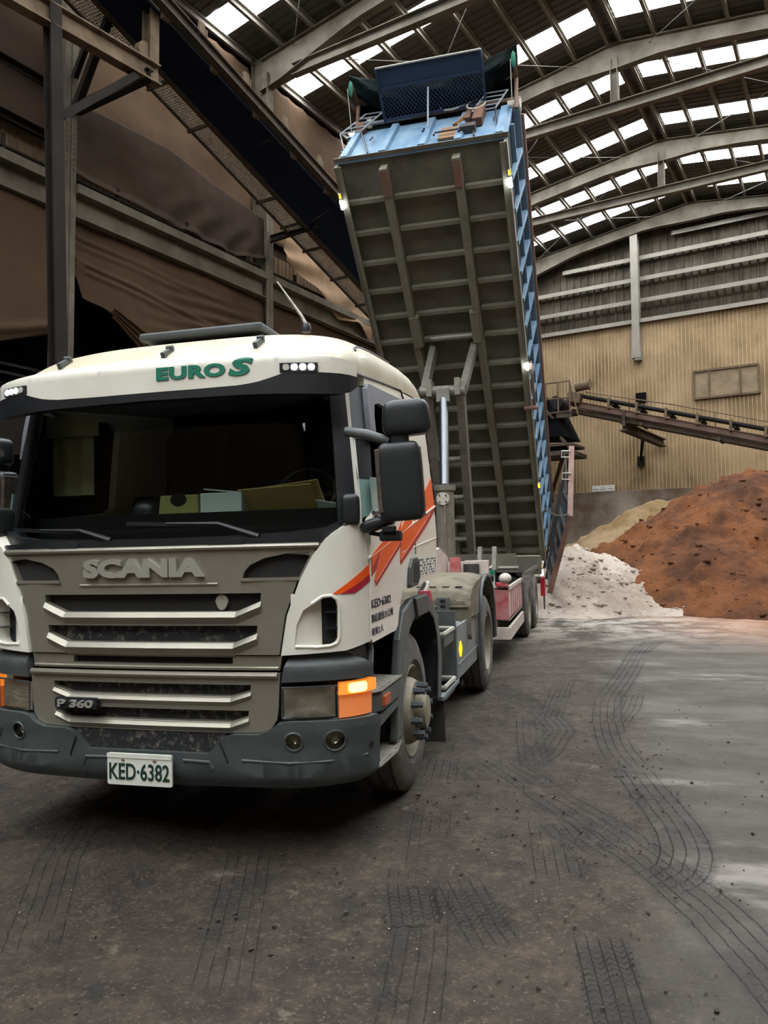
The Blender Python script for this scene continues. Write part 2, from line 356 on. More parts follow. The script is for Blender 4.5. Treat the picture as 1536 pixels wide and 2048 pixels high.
def ground_patch(x0, x1, y0, y1, st, name_):
    ax = np.concatenate([np.arange(x0, -1.5, .07), np.arange(-1.5, 4.0, .019), np.arange(4.0, x1 + .03, .07)]); ay = np.concatenate([np.arange(y0, -1.3, .07), np.arange(-1.3, 4.0, .019), np.arange(4.0, 7.0, .035), np.arange(7.0, y1 + .03, .07)])
    nx, ny = len(ax), len(ay); X, Y = np.meshgrid(ax, ay, indexing='ij')
    h = (fbm(X, Y, .35, 3, 3) - .5) * .03 + (fbm(X, Y, 3.0, 4, 9) - .5) * .016 + (fbm(X, Y, 14.0, 3, 21) - .5) * .008
    rug = smooth(.42, .62, fbm(X, Y, 1.2, 3, 40)) * (1 - smooth(2.6, 3.6, X))
    h += rug * (fbm(X, Y, 20., 3, 50) - .5) * .020 + (smooth(.66, .8, fbm(X, Y, 16., 2, 55))) * rug * .012
    UV = [np.zeros((nx, ny, 3)) for _ in range(2)]
    for pts, hw, st_, sg in TRACKS:
        P = np.array(pts, float)
        t = np.linspace(0, len(P) - 1, 120); Q = np.stack([np.interp(t, range(len(P)), P[:, k]) for k in (0, 1)], 1)
        for _ in range(12): Q[1:-1] = .25 * Q[:-2] + .5 * Q[1:-1] + .25 * Q[2:]
        seg = np.linalg.norm(np.diff(Q, axis=0), axis=1); S = np.concatenate([[0], np.cumsum(seg)])
        best = np.full(X.shape, 1e9); bu = np.zeros(X.shape); bv = np.zeros(X.shape)
        for i in range(len(Q) - 1):
            a = Q[i]; d = (Q[i + 1] - a) / seg[i]
            l = (X - a[0]) * d[0] + (Y - a[1]) * d[1]; lc = np.clip(l, 0, seg[i]); dx = X - a[0] - lc * d[0]; dy = Y - a[1] - lc * d[1]
            D = np.hypot(dx, dy); u = (X - a[0]) * d[1] - (Y - a[1]) * d[0]; m = D < best
            best[m] = D[m]; bu[m] = u[m]; bv[m] = (S[i] + l)[m]
        e = (1 - smooth(hw * .9, hw * 1.12, best)) * sg
        e = e * smooth(-.03, .15, bv) * smooth(-.03, .2, S[-1] - bv) * smooth(.25, .5, fbm(X, Y, 2.6, 3, 70 + st_)) ** (1 if sg < 1 else .35)
        k = best < hw * 1.5
        cur = UV[st_][..., 2]; k &= e >= cur
        UV[st_][k, 0] = bu[k] / hw; UV[st_][k, 1] = bv[k]; UV[st_][k, 2] = e[k]
        h -= .007 * np.minimum(e, 1) * (1 - rug * .4)
        gro = np.abs(((bu / hw) * 2.5 + .5) % 1 - .5) * 2
        h += np.minimum(e, 1) * .007 * (1 - smooth(.05, .3, gro)) * smooth(.4, .6, fbm(X, Y, 9, 2, 91))
    # parent slab blends down to nothing at the heaps
    v = np.stack([X, Y, h], -1).reshape(-1, 3)
    idx = np.arange(nx * ny).reshape(nx, ny)
    f = np.stack([idx[:-1, :-1], idx[1:, :-1], idx[1:, 1:], idx[:-1, 1:]], -1).reshape(-1, 4)
    return v, f, [u.reshape(-1, 3) for u in UV]
def ground_material():
    m = bpy.data.materials.new('packed_earth_yard'); m.use_nodes = True; nt = m.node_tree; N = nt.nodes; L = nt.links; b = N['Principled BSDF']
    tc = N.new('ShaderNodeTexCoord'); ob = tc.outputs['Object']
    def noi(s, d=8, r=.6, vec=None):
        n = N.new('ShaderNodeTexNoise'); n.inputs['Scale'].default_value = s; n.inputs['Detail'].default_value = d; n.inputs['Roughness'].default_value = r; L.new(vec or ob, n.inputs['Vector']); return n.outputs[0]
    def mr(x, a, c, o0=0., o1=1.):
        n = N.new('ShaderNodeMapRange'); n.interpolation_type = 'SMOOTHSTEP'; L.new(x, n.inputs[0]); n.inputs[1].default_value = a; n.inputs[2].default_value = c; n.inputs[3].default_value = o0; n.inputs[4].default_value = o1; return n.outputs[0]
    def mix(fac, a, c):
        n = N.new('ShaderNodeMix'); n.data_type = 'RGBA'
        if isinstance(fac, float): n.inputs[0].default_value = fac
        else: L.new(fac, n.inputs[0])
        for i, q in ((6, a), (7, c)):
            if isinstance(q, str): n.inputs[i].default_value = (*lin(q), 1)
            else: L.new(q, n.inputs[i])
        return n.outputs[2]
    def math_(op, a, c=None):
        n = N.new('ShaderNodeMath'); n.operation = op
        for i, q in ((0, a), (1, c)):
            if q is None: continue
            if isinstance(q, (int, float)): n.inputs[i].default_value = q
            else: L.new(q, n.inputs[i])
        return n.outputs[0]
    sx = N.new('ShaderNodeSeparateXYZ'); L.new(ob, sx.inputs[0])
    mp = N.new('ShaderNodeMapping'); mp.inputs['Scale'].default_value = (.55, 1.6, 1); mp.inputs['Rotation'].default_value = (0, 0, -.55); L.new(ob, mp.inputs['Vector'])
    base = mix(mr(noi(.9), .35, .68), '453d35', '332d28')
    base = mix(mr(noi(7, 10, .7), .45, .7, 0, .6), base, '5f5447')
    base = mix(mr(noi(2.3, 9, .68), .5, .64, 0, .7), base, '2c2724')
    base = mix(mr(noi(48, 5, .75), .54, .66, 0, .6), base, '7a6b5b')
    base = mix(mr(noi(33, 6, .75), .55, .66, 0, .6), base, '241f1c')
    base = mix(mr(noi(3.1, 10, .72), .60, .70, 0, .5), base, '8a7f72')
    # paler, greyer dust to the right of the wheel ruts
    xr = math_('ADD', sx.outputs[0], math_('MULTIPLY', noi(.5), 2.4))
    grey = mr(math_('ADD', sx.outputs[0], math_('MULTIPLY', noi(1.1), 1.4)), 3.1, 3.75)
    g2 = mix(mr(noi(1.1, 8, .6, mp.outputs[0]), .38, .66), '4d4944', '66625b')
    base = mix(math_('MULTIPLY', grey, .8), base, g2)
    # streaks of white dust and spilled orange powder by the heaps
    wd = math_('MULTIPLY', mr(noi(.8, 10, .65, mp.outputs[0]), .56, .72), mr(math_('ADD', sx.outputs[0], math_('MULTIPLY', noi(1.1), 1.4)), 2.9, 3.7, 0, .75)); base = mix(wd, base, '99928a')
    far = mr(sx.outputs[1], 7.5, 11.5)
    base = mix(math_('MULTIPLY', far, mr(noi(1.5, 9, .7), .42, .6, 0, .75)), base, 'b5aca0')
    orr = math_('MULTIPLY', mr(sx.outputs[1], 7.0, 12.0), mr(math_('ADD', sx.outputs[0], math_('MULTIPLY', noi(1.0), 2.5)), 4.0, 6.5, 0, .7)); base = mix(orr, base, '97694a')
    # chips
    vo = N.new('ShaderNodeTexVoronoi'); vo.inputs['Scale'].default_value = 26; L.new(ob, vo.inputs['Vector'])
    chip = math_('MULTIPLY', math_('LESS_THAN', vo.outputs[0], .07), mr(noi(.9, 3), .5, .62)); base = mix(math_('MULTIPLY', chip, .7), base, 'b7a68e')
    hgt = noi(18, 8, .7)
    # tyre prints
    for i in range(2):
        at = N.new('ShaderNodeAttribute'); at.attribute_name = 'track%d' % i
        s2 = N.new('ShaderNodeSeparateXYZ'); L.new(at.outputs['Vector'], s2.inputs[0])
        u, v, e = s2.outputs
        gr = math_('ABSOLUTE', math_('SUBTRACT', math_('FRACT', math_('ADD', math_('MULTIPLY', u, 2.5), .5)), .5))   # 0 at block edge rows
        ln = mr(gr, .42, .5)
        lines = mr(gr, .0, .08, 1., 0.)
        zz = math_('MULTIPLY', math_('ABSOLUTE', math_('SUBTRACT', math_('FRACT', math_('ADD', math_('MULTIPLY', u, 1.25), .25)), .5)), .09)
        cr = math_('ABSOLUTE', math_('SUBTRACT', math_('FRACT', math_('MULTIPLY', math_('ADD', v, zz), 26.)), .5))
        cross = math_('MULTIPLY', mr(cr, .30, .42), math_('ADD', math_('MULTIPLY', mr(e, .98, 1.25), mr(noi(6, 4), .38, .56, .1, .9)), mr(noi(1.8, 3), .52, .62, 0, .6)))
        pat = math_('MULTIPLY', math_('MAXIMUM', lines, cross), math_('MINIMUM', e, 1.))
        brk = math_('MULTIPLY', mr(noi(9, 4), .42, .56), mr(noi(1.3, 3), .38, .6))
        dark = math_('MULTIPLY', pat, math_('ADD', math_('MULTIPLY', brk, .62), .08))
        base = mix(math_('MULTIPLY', math_('MULTIPLY', e, .5), mr(noi(4), .3, .6, .3, 1.)), base, '35322f'); base = mix(dark, base, '1f1c1a')
        hgt = math_('ADD', hgt, math_('MULTIPLY', pat, -.6))
    L.new(base, b.inputs['Base Color'])
    rg = mr(noi(1.6), .35, .7, .55, .9); L.new(rg, b.inputs['Roughness']); b.inputs['Specular IOR Level'].default_value = .25
    bp = N.new('ShaderNodeBump'); bp.inputs['Strength'].default_value = .9; bp.inputs['Distance'].default_value = .03; L.new(hgt, bp.inputs['Height']); L.new(bp.outputs[0], b.inputs['Normal'])
    return m
MT['ground'] = ground_material()
def make_ground():
    parts = [ground_patch(-6, 8.5, -4.5, 14.0, .045, 'near')]
    V = []; Fc = []; U = [[], []]; n = 0
    for v, f, u in parts:
        V.append(v); Fc += [tuple(int(i) + n for i in q) for q in f]; n += len(v)
        for k in range(2): U[k].append(u[k])
    # outer yard: a coarse border round the fine patch
    ring = [(-45, -30, 0), (40, -30, 0), (40, 45, 0), (-45, 45, 0)]; inn = [(-6, -4.5, -.012), (8.5, -4.5, -.012), (8.5, 14, -.012), (-6, 14, -.012)]
    V.append(np.array(ring + inn, float)); Fc += [(n, n + 1, n + 5, n + 4), (n + 1, n + 2, n + 6, n + 5), (n + 2, n + 3, n + 7, n + 6), (n + 3, n, n + 4, n + 7)]
    for k in range(2): U[k].append(np.zeros((8, 3)))
    V = np.concatenate(V)
    me = bpy.data.meshes.new('floor'); me.from_pydata(V.tolist(), [], Fc)
    for k in range(2):
        a = me.attributes.new('track%d' % k, 'FLOAT_VECTOR', 'POINT'); a.data.foreach_set('vector', np.concatenate(U[k]).astype(np.float32).ravel())
    for p in me.polygons: p.use_smooth = True
    me.materials.append(MT['ground']); o = link(bpy.data.objects.new('floor', me)); o['kind'] = 'structure'; o['label'] = 'dark packed earth yard floor marked with tyre tracks'
make_ground()

# ------------------------------------------------------------------ roof, frames and walls of the hall
STRIPS = [-16.2, -13.3, -10.4, -7.5, -4.6, -1.7, 1.35, 4.3, 7.25, 10.2, 13.26, 16.3, 19.28, 22.25, 25.2, 28.2, 30.35]  # strips behind the camera are unseen, added to light the truck front
SWID = .72
PURL = [-12.9, -11.95, -11.0, -10.05, -9.1, -8.15, -7.2, -6.28, -5.36, -5.04, -4.16, -3.27, -2.39, -1.5, -.6, .3, 1.2, 2.1, 3.0, 3.9, 4.8, 5.7, 6.6, 7.5, 8.4]
def roof_sheet():
    mb = MB(); ys = [-17.5]
    for s in STRIPS: ys += [s - SWID / 2, s + SWID / 2]
    ys.append(32.2)
    def rib(y): return .018 if int(math.floor(y / .12)) % 2 == 0 else 0.0
    def piece(x0, x1, y0, y1):
        n = max(1, int(round((y1 - y0) / .12))); st = (y1 - y0) / n; v = []
        for i in range(n + 1):
            y = y0 + i * st
            for dz in ((0, .022) if i % 2 else (.022, 0)):
                v.append(W(x0, y, zr(x0) + dz)); v.append(W(x1, y, zr(x1) + dz))
        mb.add(v, [(2 * i, 2 * i + 1, 2 * i + 3, 2 * i + 2) for i in range(len(v) // 2 - 1)])
    for (x0, x1) in ((-16.5, XR), (XR, XE)):
        for i in range(0, len(ys), 2): piece(x0, x1, ys[i], ys[i + 1])
    for i in range(1, len(ys) - 1, 2):      # opaque strips where no daylight sheet is laid
        for x0, x1 in ((-16.5, -12.86), (-5.46, XR), (XR, -4.92), (6.6, XE)): piece(x0, x1, ys[i], ys[i + 1])
    struct('ceiling', mb, 'roof', label='dark ribbed metal roof sheeting of the hall')
roof_sheet()
k = 1
for s in STRIPS:
    for x0, x1 in ((-12.86, -5.46), (-4.92, 6.6)):
        mb = MB(); n = 24
        # daylight sheet with a slightly ragged overlap edge
        a = [W(lerp(x0, x1, i / n), s - SWID / 2 + random.uniform(-.01, .01), zr(lerp(x0, x1, i / n)) + .005) for i in range(n + 1)]
        b = [W(lerp(x0, x1, i / n), s + SWID / 2 + random.uniform(-.01, .01), zr(lerp(x0, x1, i / n)) + .005) for i in range(n + 1)]
        up = BUP * .02
        mb.add(a + b + [p + up for p in a] + [p + up for p in b], [(i, i + 1, n + 2 + i, n + 1 + i) for i in range(n)] + [(2 * n + 2 + i, 3 * n + 3 + i, 3 * n + 4 + i, 2 * n + 3 + i) for i in range(n)])
        struct('window_%d' % k, mb, 'sky', label='white translucent daylight strip in the roof'); k += 1
for x in PURL:
    mb = MB(); z = zr(x) - .11
    mb.bar(W(x, -17, z), W(x, 31.9, z), .03, .2, BUP); mb.bar(W(x + .035, -17, z - .09), W(x + .035, 31.9, z - .09), .08, .02, BUP); mb.bar(W(x + .035, -17, z + .09), W(x + .035, 31.9, z + .09), .08, .02, BUP)
    struct('purlin', mb, 'purlin')
def rafter(y, end=False):
    mb = MB()
    for sg, x0, x1 in ((-1, -12.62, XR), (1, XR, XE)):
        ns = 12
        for i in range(ns):
            xa = lerp(x0, x1, i / ns); xb = lerp(x0, x1, (i + 1) / ns)
            def dep(x):
                d = .46
                d += .28 * max(0, 1 - abs(x - XR) / 1.6)            # haunch at the ridge
                d += .42 * max(0, 1 - abs(x + 12.36) / 2.6)          # haunch at the column
                return d
            ta, tb = zr(xa) - .2, zr(xb) - .2; ba, bb = ta - dep(xa), tb - dep(xb)
            def q(x, z, dy): return W(x, y + dy, z)
            mb.prism([q(xa, ba, -.012), q(xb, bb, -.012), q(xb, tb, -.012), q(xa, ta, -.012)], [q(xa, ba, .012), q(xb, bb, .012), q(xb, tb, .012), q(xa, ta, .012)])
            for z0, z1 in ((ba, bb), (ta - .02, tb - .02)):
                mb.prism([q(xa, z0, -.11), q(xb, z1, -.11), q(xb, z1 + .02, -.11), q(xa, z0 + .02, -.11)], [q(xa, z0, .11), q(xb, z1, .11), q(xb, z1 + .02, .11), q(xa, z0 + .02, .11)])
        for xs in ([-11.2, -9.7, -6.3] if sg < 0 else [-4.1, -1.5, 2]):          # web stiffeners
            t = zr(xs) - .2; mb.bar(W(xs, y, t), W(xs, y, t - .5), .02, .2, BX)
        if sg < 0:
            for i in range(2):
                for j in range(4): mb.tube([W(-8.9 + i * .12, y - .02, zr(-8.9) - .3 - j * .1), W(-8.9 + i * .12, y - .035, zr(-8.9) - .3 - j * .1)], .022, 6)
    struct('rafter', mb, 'steelbeam', label='grey steel portal rafter spanning under the roof')
for y in FY: rafter(y)
def column(y):
    mb = MB()
    w0, w1 = .34, .52
    for z0, z1 in ((-1, 14.4),):
        a = XW - w0
        mb.prism([W(XW - w0, y - .13, z0), W(XW - w0 + .02, y - .13, z0), W(XW - w0 + .02, y + .13, z0), W(XW - w0, y + .13, z0)], [W(XW - w1, y - .13, z1), W(XW - w1 + .02, y - .13, z1), W(XW - w1 + .02, y + .13, z1), W(XW - w1, y + .13, z1)])
        mb.prism([W(XW - .02, y - .13, z0), W(XW, y - .13, z0), W(XW, y + .13, z0), W(XW - .02, y + .13, z0)], [W(XW - .02, y - .13, z1 - .5), W(XW, y - .13, z1 - .5), W(XW, y + .13, z1 - .5), W(XW - .02, y + .13, z1 - .5)])
        mb.prism([W(XW - w0, y - .01, z0), W(XW, y - .01, z0), W(XW, y + .01, z0), W(XW - w0, y + .01, z0)], [W(XW - w1, y - .01, z1), W(XW, y - .01, z1), W(XW, y + .01, z1), W(XW - w1, y + .01, z1)])
    for i in range(9):                                                           # splice plate bolts
        for dy in (-.08, .08): mb.tube([W(XW, y + dy, 8.95 + i * .1), W(XW + .02, y + dy, 8.95 + i * .1)], .018, 6)
    struct('column', mb, 'steelwall', label='grey steel wall column against the left wall')
for y in FY[:-1]: column(y)
for y, z in ((14.68, 13.72), (20.44, 13.62), (26.2, 13.66)):
    mb = MB(); mb.hbeam(W(-11.6 if y < 15 else -12.4, y, z), W(XE, y, z), .2, .3, .022, BUP)
    struct('tie_beam', mb, 'steelbeam', label='horizontal steel tie beam below a rafter')
    mb = MB(); mb.hbeam(W(XR, y, z + .14), W(XR, y, zr(XR) - .6), .2, .2, .02, BX)
    struct('hanger_post', mb, 'steelbeam')
def rod(a, b):
    mb = MB(); mb.tube([W(*a), W(*b)], .012, 6); struct('brace_rod', mb, 'cable')
for i in range(1, 5):
    y0, y1 = FY[i], FY[i + 1]
    for xa, xb in ((-6.2, -11.6), (-4.3, 1.5)):
        rod((xa, y0, zr(xa) - .75), (xb, y1, zr(xb) - .3)); rod((xb, y0, zr(xb) - .6), (xa, y1, zr(xa) - .35))

def corr(mb, P, x0, x1, z0, z1, pitch=.2, dep=.035, n=None):
    """trapezoid ribbed cladding; P(u,z,depth) gives the world point"""
    n = int((x1 - x0) / pitch); us = []
    for i in range(n):
        u = x0 + i * pitch; us += [(u, 0), (u + pitch * .80, 0), (u + pitch * .84, dep), (u + pitch * .96, dep)]
    us.append((x0 + n * pitch, 0))
    v = []
    for u, d in us: v += [P(u, z0, d), P(u, z1, d)]
    mb.add(v, [(2 * i, 2 * i + 2, 2 * i + 3, 2 * i + 1) for i in range(len(us) - 1)])
YE = 31.85
mb = MB(); corr(mb, lambda u, z, d: W(u, YE - d * .2, z), -16.4, XE, 4.2, 11.1, .27, .05)
we = struct('wall_end', mb, 'tanwall', label='tan ribbed cladding on the far end wall')
mb = MB(); u = -16.4
while u < XE: mb.bar(W(u + .1, YE - .02, 4.2), W(u + .1, YE - .02, 11.1), .022, .026, BY); u += .145
build('cladding_rib', mb, 'rib', we)['kind'] = 'structure'
mb = MB()
corr(mb, lambda u, z, d: W(u, YE + .32 - d, z if z < 12 else zr(u)), -16.4, XE, 11.0, 15.9, .3, .07)
struct('wall_gable', mb, 'greywall', label='grey dirty ribbed cladding of the upper end wall')
mb = MB(); mb.box((0, 0, 0), (0, 0, 0)); mb = MB()
mb.prism([W(-16.4, YE - .1, -2), W(XE, YE - .1, -2), W(XE, YE + .4, -2), W(-16.4, YE + .4, -2)], [W(-16.4, YE - .1, 4.19), W(XE, YE - .1, 4.19), W(XE, YE + .4, 4.19), W(-16.4, YE + .4, 4.19)])
struct('wall_base', mb, 'concrete', label='stained concrete base wall below the tan cladding')
for z in (11.1, 11.98, 12.88, 13.75, 14.5):
    mb = MB(); e = -16.4 if z < 13 else -12 + (z - 13.5) * 6.0
    yo = -.10 if z < 11.5 else .10
    mb.bar(W(e, YE + yo, z), W(XE, YE + yo, z), .14, .1, BUP); mb.bar(W(e, YE + yo - .07, z - .05), W(XE, YE + yo - .07, z - .05), .02, .14, BUP)
    struct('wall_girt', mb, 'girt')
for x in (-7.42, 1.6):
    mb = MB(); mb.hbeam(W(x, YE - .15, 9.75), W(x, YE - .15, 14.6), .3, .3, .02, BY); mb.box(W(x, YE - .15, 9.68), (.36, .3, .3), RB); mb.box(W(x + .05, YE - .15, 9.5), (.26, .26, .12), RB)
    struct('gable_post', mb, 'girt', label='steel gable post ending part way down the end wall')
# end wall window, dark hole, fixing box
mb = MB(); x0, x1, z0, z1 = -5.3, -3.0, 7.65, 8.72
for a, b in (((x0, z0), (x1, z0)), ((x0, z1), (x1, z1)), ((x0, z0), (x0, z1)), ((x1, z0), (x1, z1))): mb.bar(W(a[0], YE - .08, a[1]), W(b[0], YE - .08, b[1]), .08, .09, BY)
wf = struct('window_90', mb, 'convtan', label='dust covered window high in the tan end wall')
mb = MB()
for xx in (x0 + .56, x0 + 1.66): mb.bar(W(xx, YE - .09, z0), W(xx, YE - .09, z1), .05, .06, BY)
build('mullion', mb, 'convtan', wf)
mb = MB(); mb.prism([W(x0, YE - .075, z0), W(x1, YE - .075, z0), W(x1, YE - .075, z1), W(x0, YE - .075, z1)], [W(x0, YE - .06, z0), W(x1, YE - .06, z0), W(x1, YE - .06, z1), W(x0, YE - .06, z1)])
build('pane', mb, 'dirtywin', wf)
mb = MB(); mb.box(W(-7.33, YE - .05, 7.93), (.4, .1, .4), RB); o = build('vent_hatch', mb, 'void', loc=W(-7.33, YE, 7.93)); tag(o, 'small dark square hatch in the tan end wall above the conveyor', 'hatch')

mb = MB(); corr(mb, lambda u, z, d: W(XE + .05, u, z), -17.5, 32.2, -1.5, 13.7, .4, .04); struct('wall_right_blocker', mb, 'wallbrown', label='brown ribbed wall added out of view on the right to block light')  # unseen wall added to keep outside light from the right out
mb = MB(); corr(mb, lambda u, z, d: W(u, -17.6, z), -16.4, XE, -1, 15.8, .4, .04); struct('wall_front_blocker', mb, 'wallbrown', label='brown ribbed wall added behind the viewer to block low light')  # unseen wall added to block low light from behind the camera
# left wall
mb = MB(); corr(mb, lambda u, z, d: W(-16.2 + d, u, z), -17.5, 32.2, -1, 14.6, .4, .04); struct('wall_left_outer', mb, 'void', label='near-black outer wall standing in for the dark behind the left gaps')  # near-black sheet stands in for the darkness behind the wall gaps
mb = MB(); corr(mb, lambda u, z, d: W(-13.0 + d, u, z), -1, 32, 8.55, 9.6, .16, .03); struct('wall_left', mb, 'wallbrown', label='brown ribbed cladding strip of the left wall')
mb = MB(); corr(mb, lambda u, z, d: W(-13.05 + d, u, z), -1, 32, 9.5, 14.6, .5, .01); struct('wall_left_upper', mb, 'tarp2', label='upper left wall lining')
for z, x in ((10.55, -12.8), (9.56, -12.8), (8.72, -12.75)):
    mb = MB(); mb.bar(W(x, -1, z), W(x, 8.8, z), .1, .1, BUP); mb.bar(W(x + .1, -1, z + .05), W(x + .1, 8.8, z + .05), .14, .015, BUP); struct('wall_girt', mb, 'steeldark')
for y0, y1 in ((-1, 8.78), (9.06, 14.54), (14.82, 20.3), (20.58, 26)):
    mb = MB(); mb.bar(W(-12.5, y0, 8.3), W(-12.5, y1, 8.3), .03, .46, BUP); mb.bar(W(-12.42, y0, 8.6), W(-12.42, y1, 8.6), .26, .17, BUP); mb.bar(W(-12.42, y0, 8.06), W(-12.42, y1, 8.06), .2, .02, BUP)
    struct('wall_beam', mb, 'steelwall', label='steel eaves beam along the left wall')
    mb = MB(); mb.tube([W(-12.55, y0, 8.88), W(-12.55, y1, 8.88)], .035, 8)
    yy = y0 + 1.1
    while yy < y1: mb.bar(W(-12.55, yy, 8.66), W(-12.55, yy, 9.1), .06, .06, BX); yy += 1.9
    struct('wall_rail', mb, 'steeldark')
for z in (5.12, 4.96): 
    mb = MB(); mb.bar(W(-12.9, -1, z), W(-12.9, 26, z), .08, .05, BUP); struct('wall_rail', mb, 'steeldark')
mb = MB(); mb.bar(W(-13.2, -1, 4.2), W(-13.2, 26, 4.2), .2, 1.3, BUP); struct('wall_plinth', mb, 'steeldark')

def tarp(name_, label, m, y0, y1, ztop, zbot, x=-12.6, ny=60, nz=40, fold=.04, sag=.1, fn=None, seed=0):
    """hung sheet: ztop(t), zbot(t) give its edges along the wall"""
    mb = MB()
    def P(i, j):
        y = lerp(y0, y1, i); zt, zb = ztop(i), zbot(i); z = lerp(zt, zb, j)
        n = noise.noise(Vector((y * .9 + seed, z * .8, seed))) * .10 + noise.noise(Vector((y * 3 + seed, z * 2.2, 3 + seed))) * .03
        d = x + n * (fold / .04) * .6
        if fn: d += fn(i, j, y, z)
        return W(d, y, z)
    mb.grid(ny, nz, P)
    # thin cloth: give it a back face
    c = thing_loc = W(x, (y0 + y1) / 2, zbot(.5))
    o = build('tarpaulin', mb, m, smooth=True, loc=c, angle=180); md = o.modifiers.new('solid', 'SOLIDIFY'); md.thickness = .006
    return tag(o, label, 'tarpaulin', 'tarpaulins hung on the left wall')
def sagf(zt, hooks, depth=.06): return lambda t: zt - depth * abs(math.sin(t * hooks * math.pi))
tarp('t', 'top brown tarpaulin under the eaves left of the middle column', 'tarp', 9.05, 14.5, sagf(14.15, 9, .05), lambda t: 10.2, x=-12.9, seed=1, fn=lambda i, j, y, z: .12 * max(0, i - .93) / .07 * math.sin(j * 9))
tarp('t', 'top brown tarpaulin under the eaves right of the middle column', 'tarp', 14.85, 20.3, sagf(14.15, 9, .05), lambda t: 9.9, x=-12.9, seed=2)
tarp('t', 'top brown tarpaulin behind the raised truck bed', 'tarp', 20.6, 26.0, sagf(14.15, 9, .05), lambda t: 9.4, x=-12.9, seed=3)
tarp('t', 'brown tarpaulin behind the conveyor head above the dark post', 'tarp2', -1, 8.8, lambda t: 14.3, lambda t: 10.6, x=-12.72, seed=4)
tarp('t', 'smooth brown tarpaulin panel left of the first column', 'tarp2', -1, 8.8, lambda t: 10.5, lambda t: 9.6, x=-12.78, seed=5, fold=.02)
zb2 = lambda t: interp(t, [0, .2, .42, .62, .74, .86, 1], [8.98, 8.93, 8.90, 8.88, 8.82, 9.0, 9.2])
tarp('t', 'wide dark tarpaulin draped in folds above the eaves beam', 'tarp2', 9.1, 15.0, lambda t: interp(t, [0, .2, .4, .7, 1], [10.42, 10.48, 10.56, 10.3, 10.12]), zb2, x=-12.55, seed=6, ny=90, nz=50,
     fn=lambda i, j, y, z: (.05 * math.sin((i * 1.1 + j * .25) * 40) * smooth(.35, .75, j) * smooth(.3, .5, i) * (1 - smooth(.8, .95, i))) + .10 * max(0, j - .9) * 10 * .6)
def pull(i, j, y, z):
    s = 0
    for zc, aa in ((7.75, .05), (7.3, .07)):
        ang = (z - zc) - (.0 - .42 * i * (1.3 if zc < 7.5 else .6)) * 1.0
        s += aa * math.exp(-(ang / .05) ** 2) * (1 - i) ** .7
        s += aa * .7 * math.exp(-((ang + .14) / .05) ** 2) * (1 - i)
    s += .03 * math.sin(z * 24 - 9 * i) * smooth(.2, .7, i) * (1 - smooth(.85, 1, i)) * smooth(.1, .3, j)
    return s
tarp('t', 'brown tarpaulin curtain hooked below the beam right of the first column', 'tarplow', 9.13, 14.72, lambda t: interp(t, [0, .05, .3, 1], [8.02, 8.1, 8.16, 8.12]), lambda t: interp(t, [0, .04, .12, .3, .4, .6, 1], [7.1, 6.62, 6.55, 6.2, 5.9, 5.6, 5.4]), x=-12.5, seed=7, ny=100, nz=90, fn=pull)
tarp('t', 'brown tarpaulin curtain below the beam behind the cab antenna', 'tarplow', 14.85, 20.2, lambda t: 8.06, lambda t: 5.2, x=-12.5, seed=8, ny=70, nz=40, fn=lambda i, j, y, z: .05 * math.sin(i * 60 + j * 3) * (1 - i) ** 4 * j)
tarp('t', 'brown tarpaulin curtain below the beam left of the first column', 'tarplow', -1, 8.95, lambda t: 8.12, lambda t: interp(t, [0, .5, .86, 1], [5.0, 4.9, 5.35, 5.85]), x=-12.45, seed=9, ny=70, nz=50, fn=lambda i, j, y, z: .07 * math.sin(j * 42 - i * 6) * smooth(.86, .97, j))
mb = MB()
tarp('t', 'gathered strip of tarpaulin hanging in the dark gap behind the cab roof', 'tarplow', 10.0, 11.6, lambda t: 6.58 - .55 * t, lambda t: 6.35 - 1.15 * t, x=-12.42, seed=10, ny=40, nz=24, fn=lambda i, j, y, z: .05 * math.sin(j * 22))
tarp('t', 'pale torn tarpaulin beside the raised bed above the beam', 'tarp3', 15.25, 19.4, lambda t: 9.95 - .12 * t, lambda t: interp(t, [0, .35, .6, .8, 1], [9.25, 8.85, 8.35, 8.45, 8.1]), x=-12.35, seed=11, ny=80, nz=50, fn=lambda i, j, y, z: .07 * math.sin(i * 14 + j * 9) * j)

# ------------------------------------------------------------------ tractor unit (front of grille at y=0, rear towards +y, its left side at +x)
PCX = [0, .2, .4, .6, .76, .9, 1.0, 1.08, 1.14, 1.172, 1.185, 1.19, 1.19]
PCY = [0, .002, .009, .018, .03, .06, .095, .14, .195, .265, .34, .5, 3.0]
SS = [0.0]
for i in range(1, len(PCX)): SS.append(SS[-1] + math.hypot(PCX[i] - PCX[i - 1], PCY[i] - PCY[i - 1]))
# smoother resampled plan curve
_u = np.linspace(0, 1.9, 400); _cx = np.interp(_u, SS, PCX); _cy = np.interp(_u, SS, PCY)
for _ in range(60): _cx[1:-1] = .25 * _cx[:-2] + .5 * _cx[1:-1] + .25 * _cx[2:]; _cy[1:-1] = .25 * _cy[:-2] + .5 * _cy[1:-1] + .25 * _cy[2:]
def tum(z): return .085 * max(0.0, (z - 1.75) / .92) ** 1.2
def plan(s, off=0.0):
    a = abs(s); x = float(np.interp(a, _u, _cx)); y = float(np.interp(a, _u, _cy))
    x2 = float(np.interp(min(a + .02, 1.9), _u, _cx)); y2 = float(np.interp(min(a + .02, 1.9), _u, _cy)); x1 = float(np.interp(max(a - .02, 0), _u, _cx)); y1 = float(np.interp(max(a - .02, 0), _u, _cy))
    if a < .02: x1 = -x2; y1 = y2
    tx, ty = x2 - x1, y2 - y1; l = math.hypot(tx, ty); nx, ny = ty / l, -tx / l
    x += nx * off; y += ny * off
    return (x if s >= 0 else -x), y
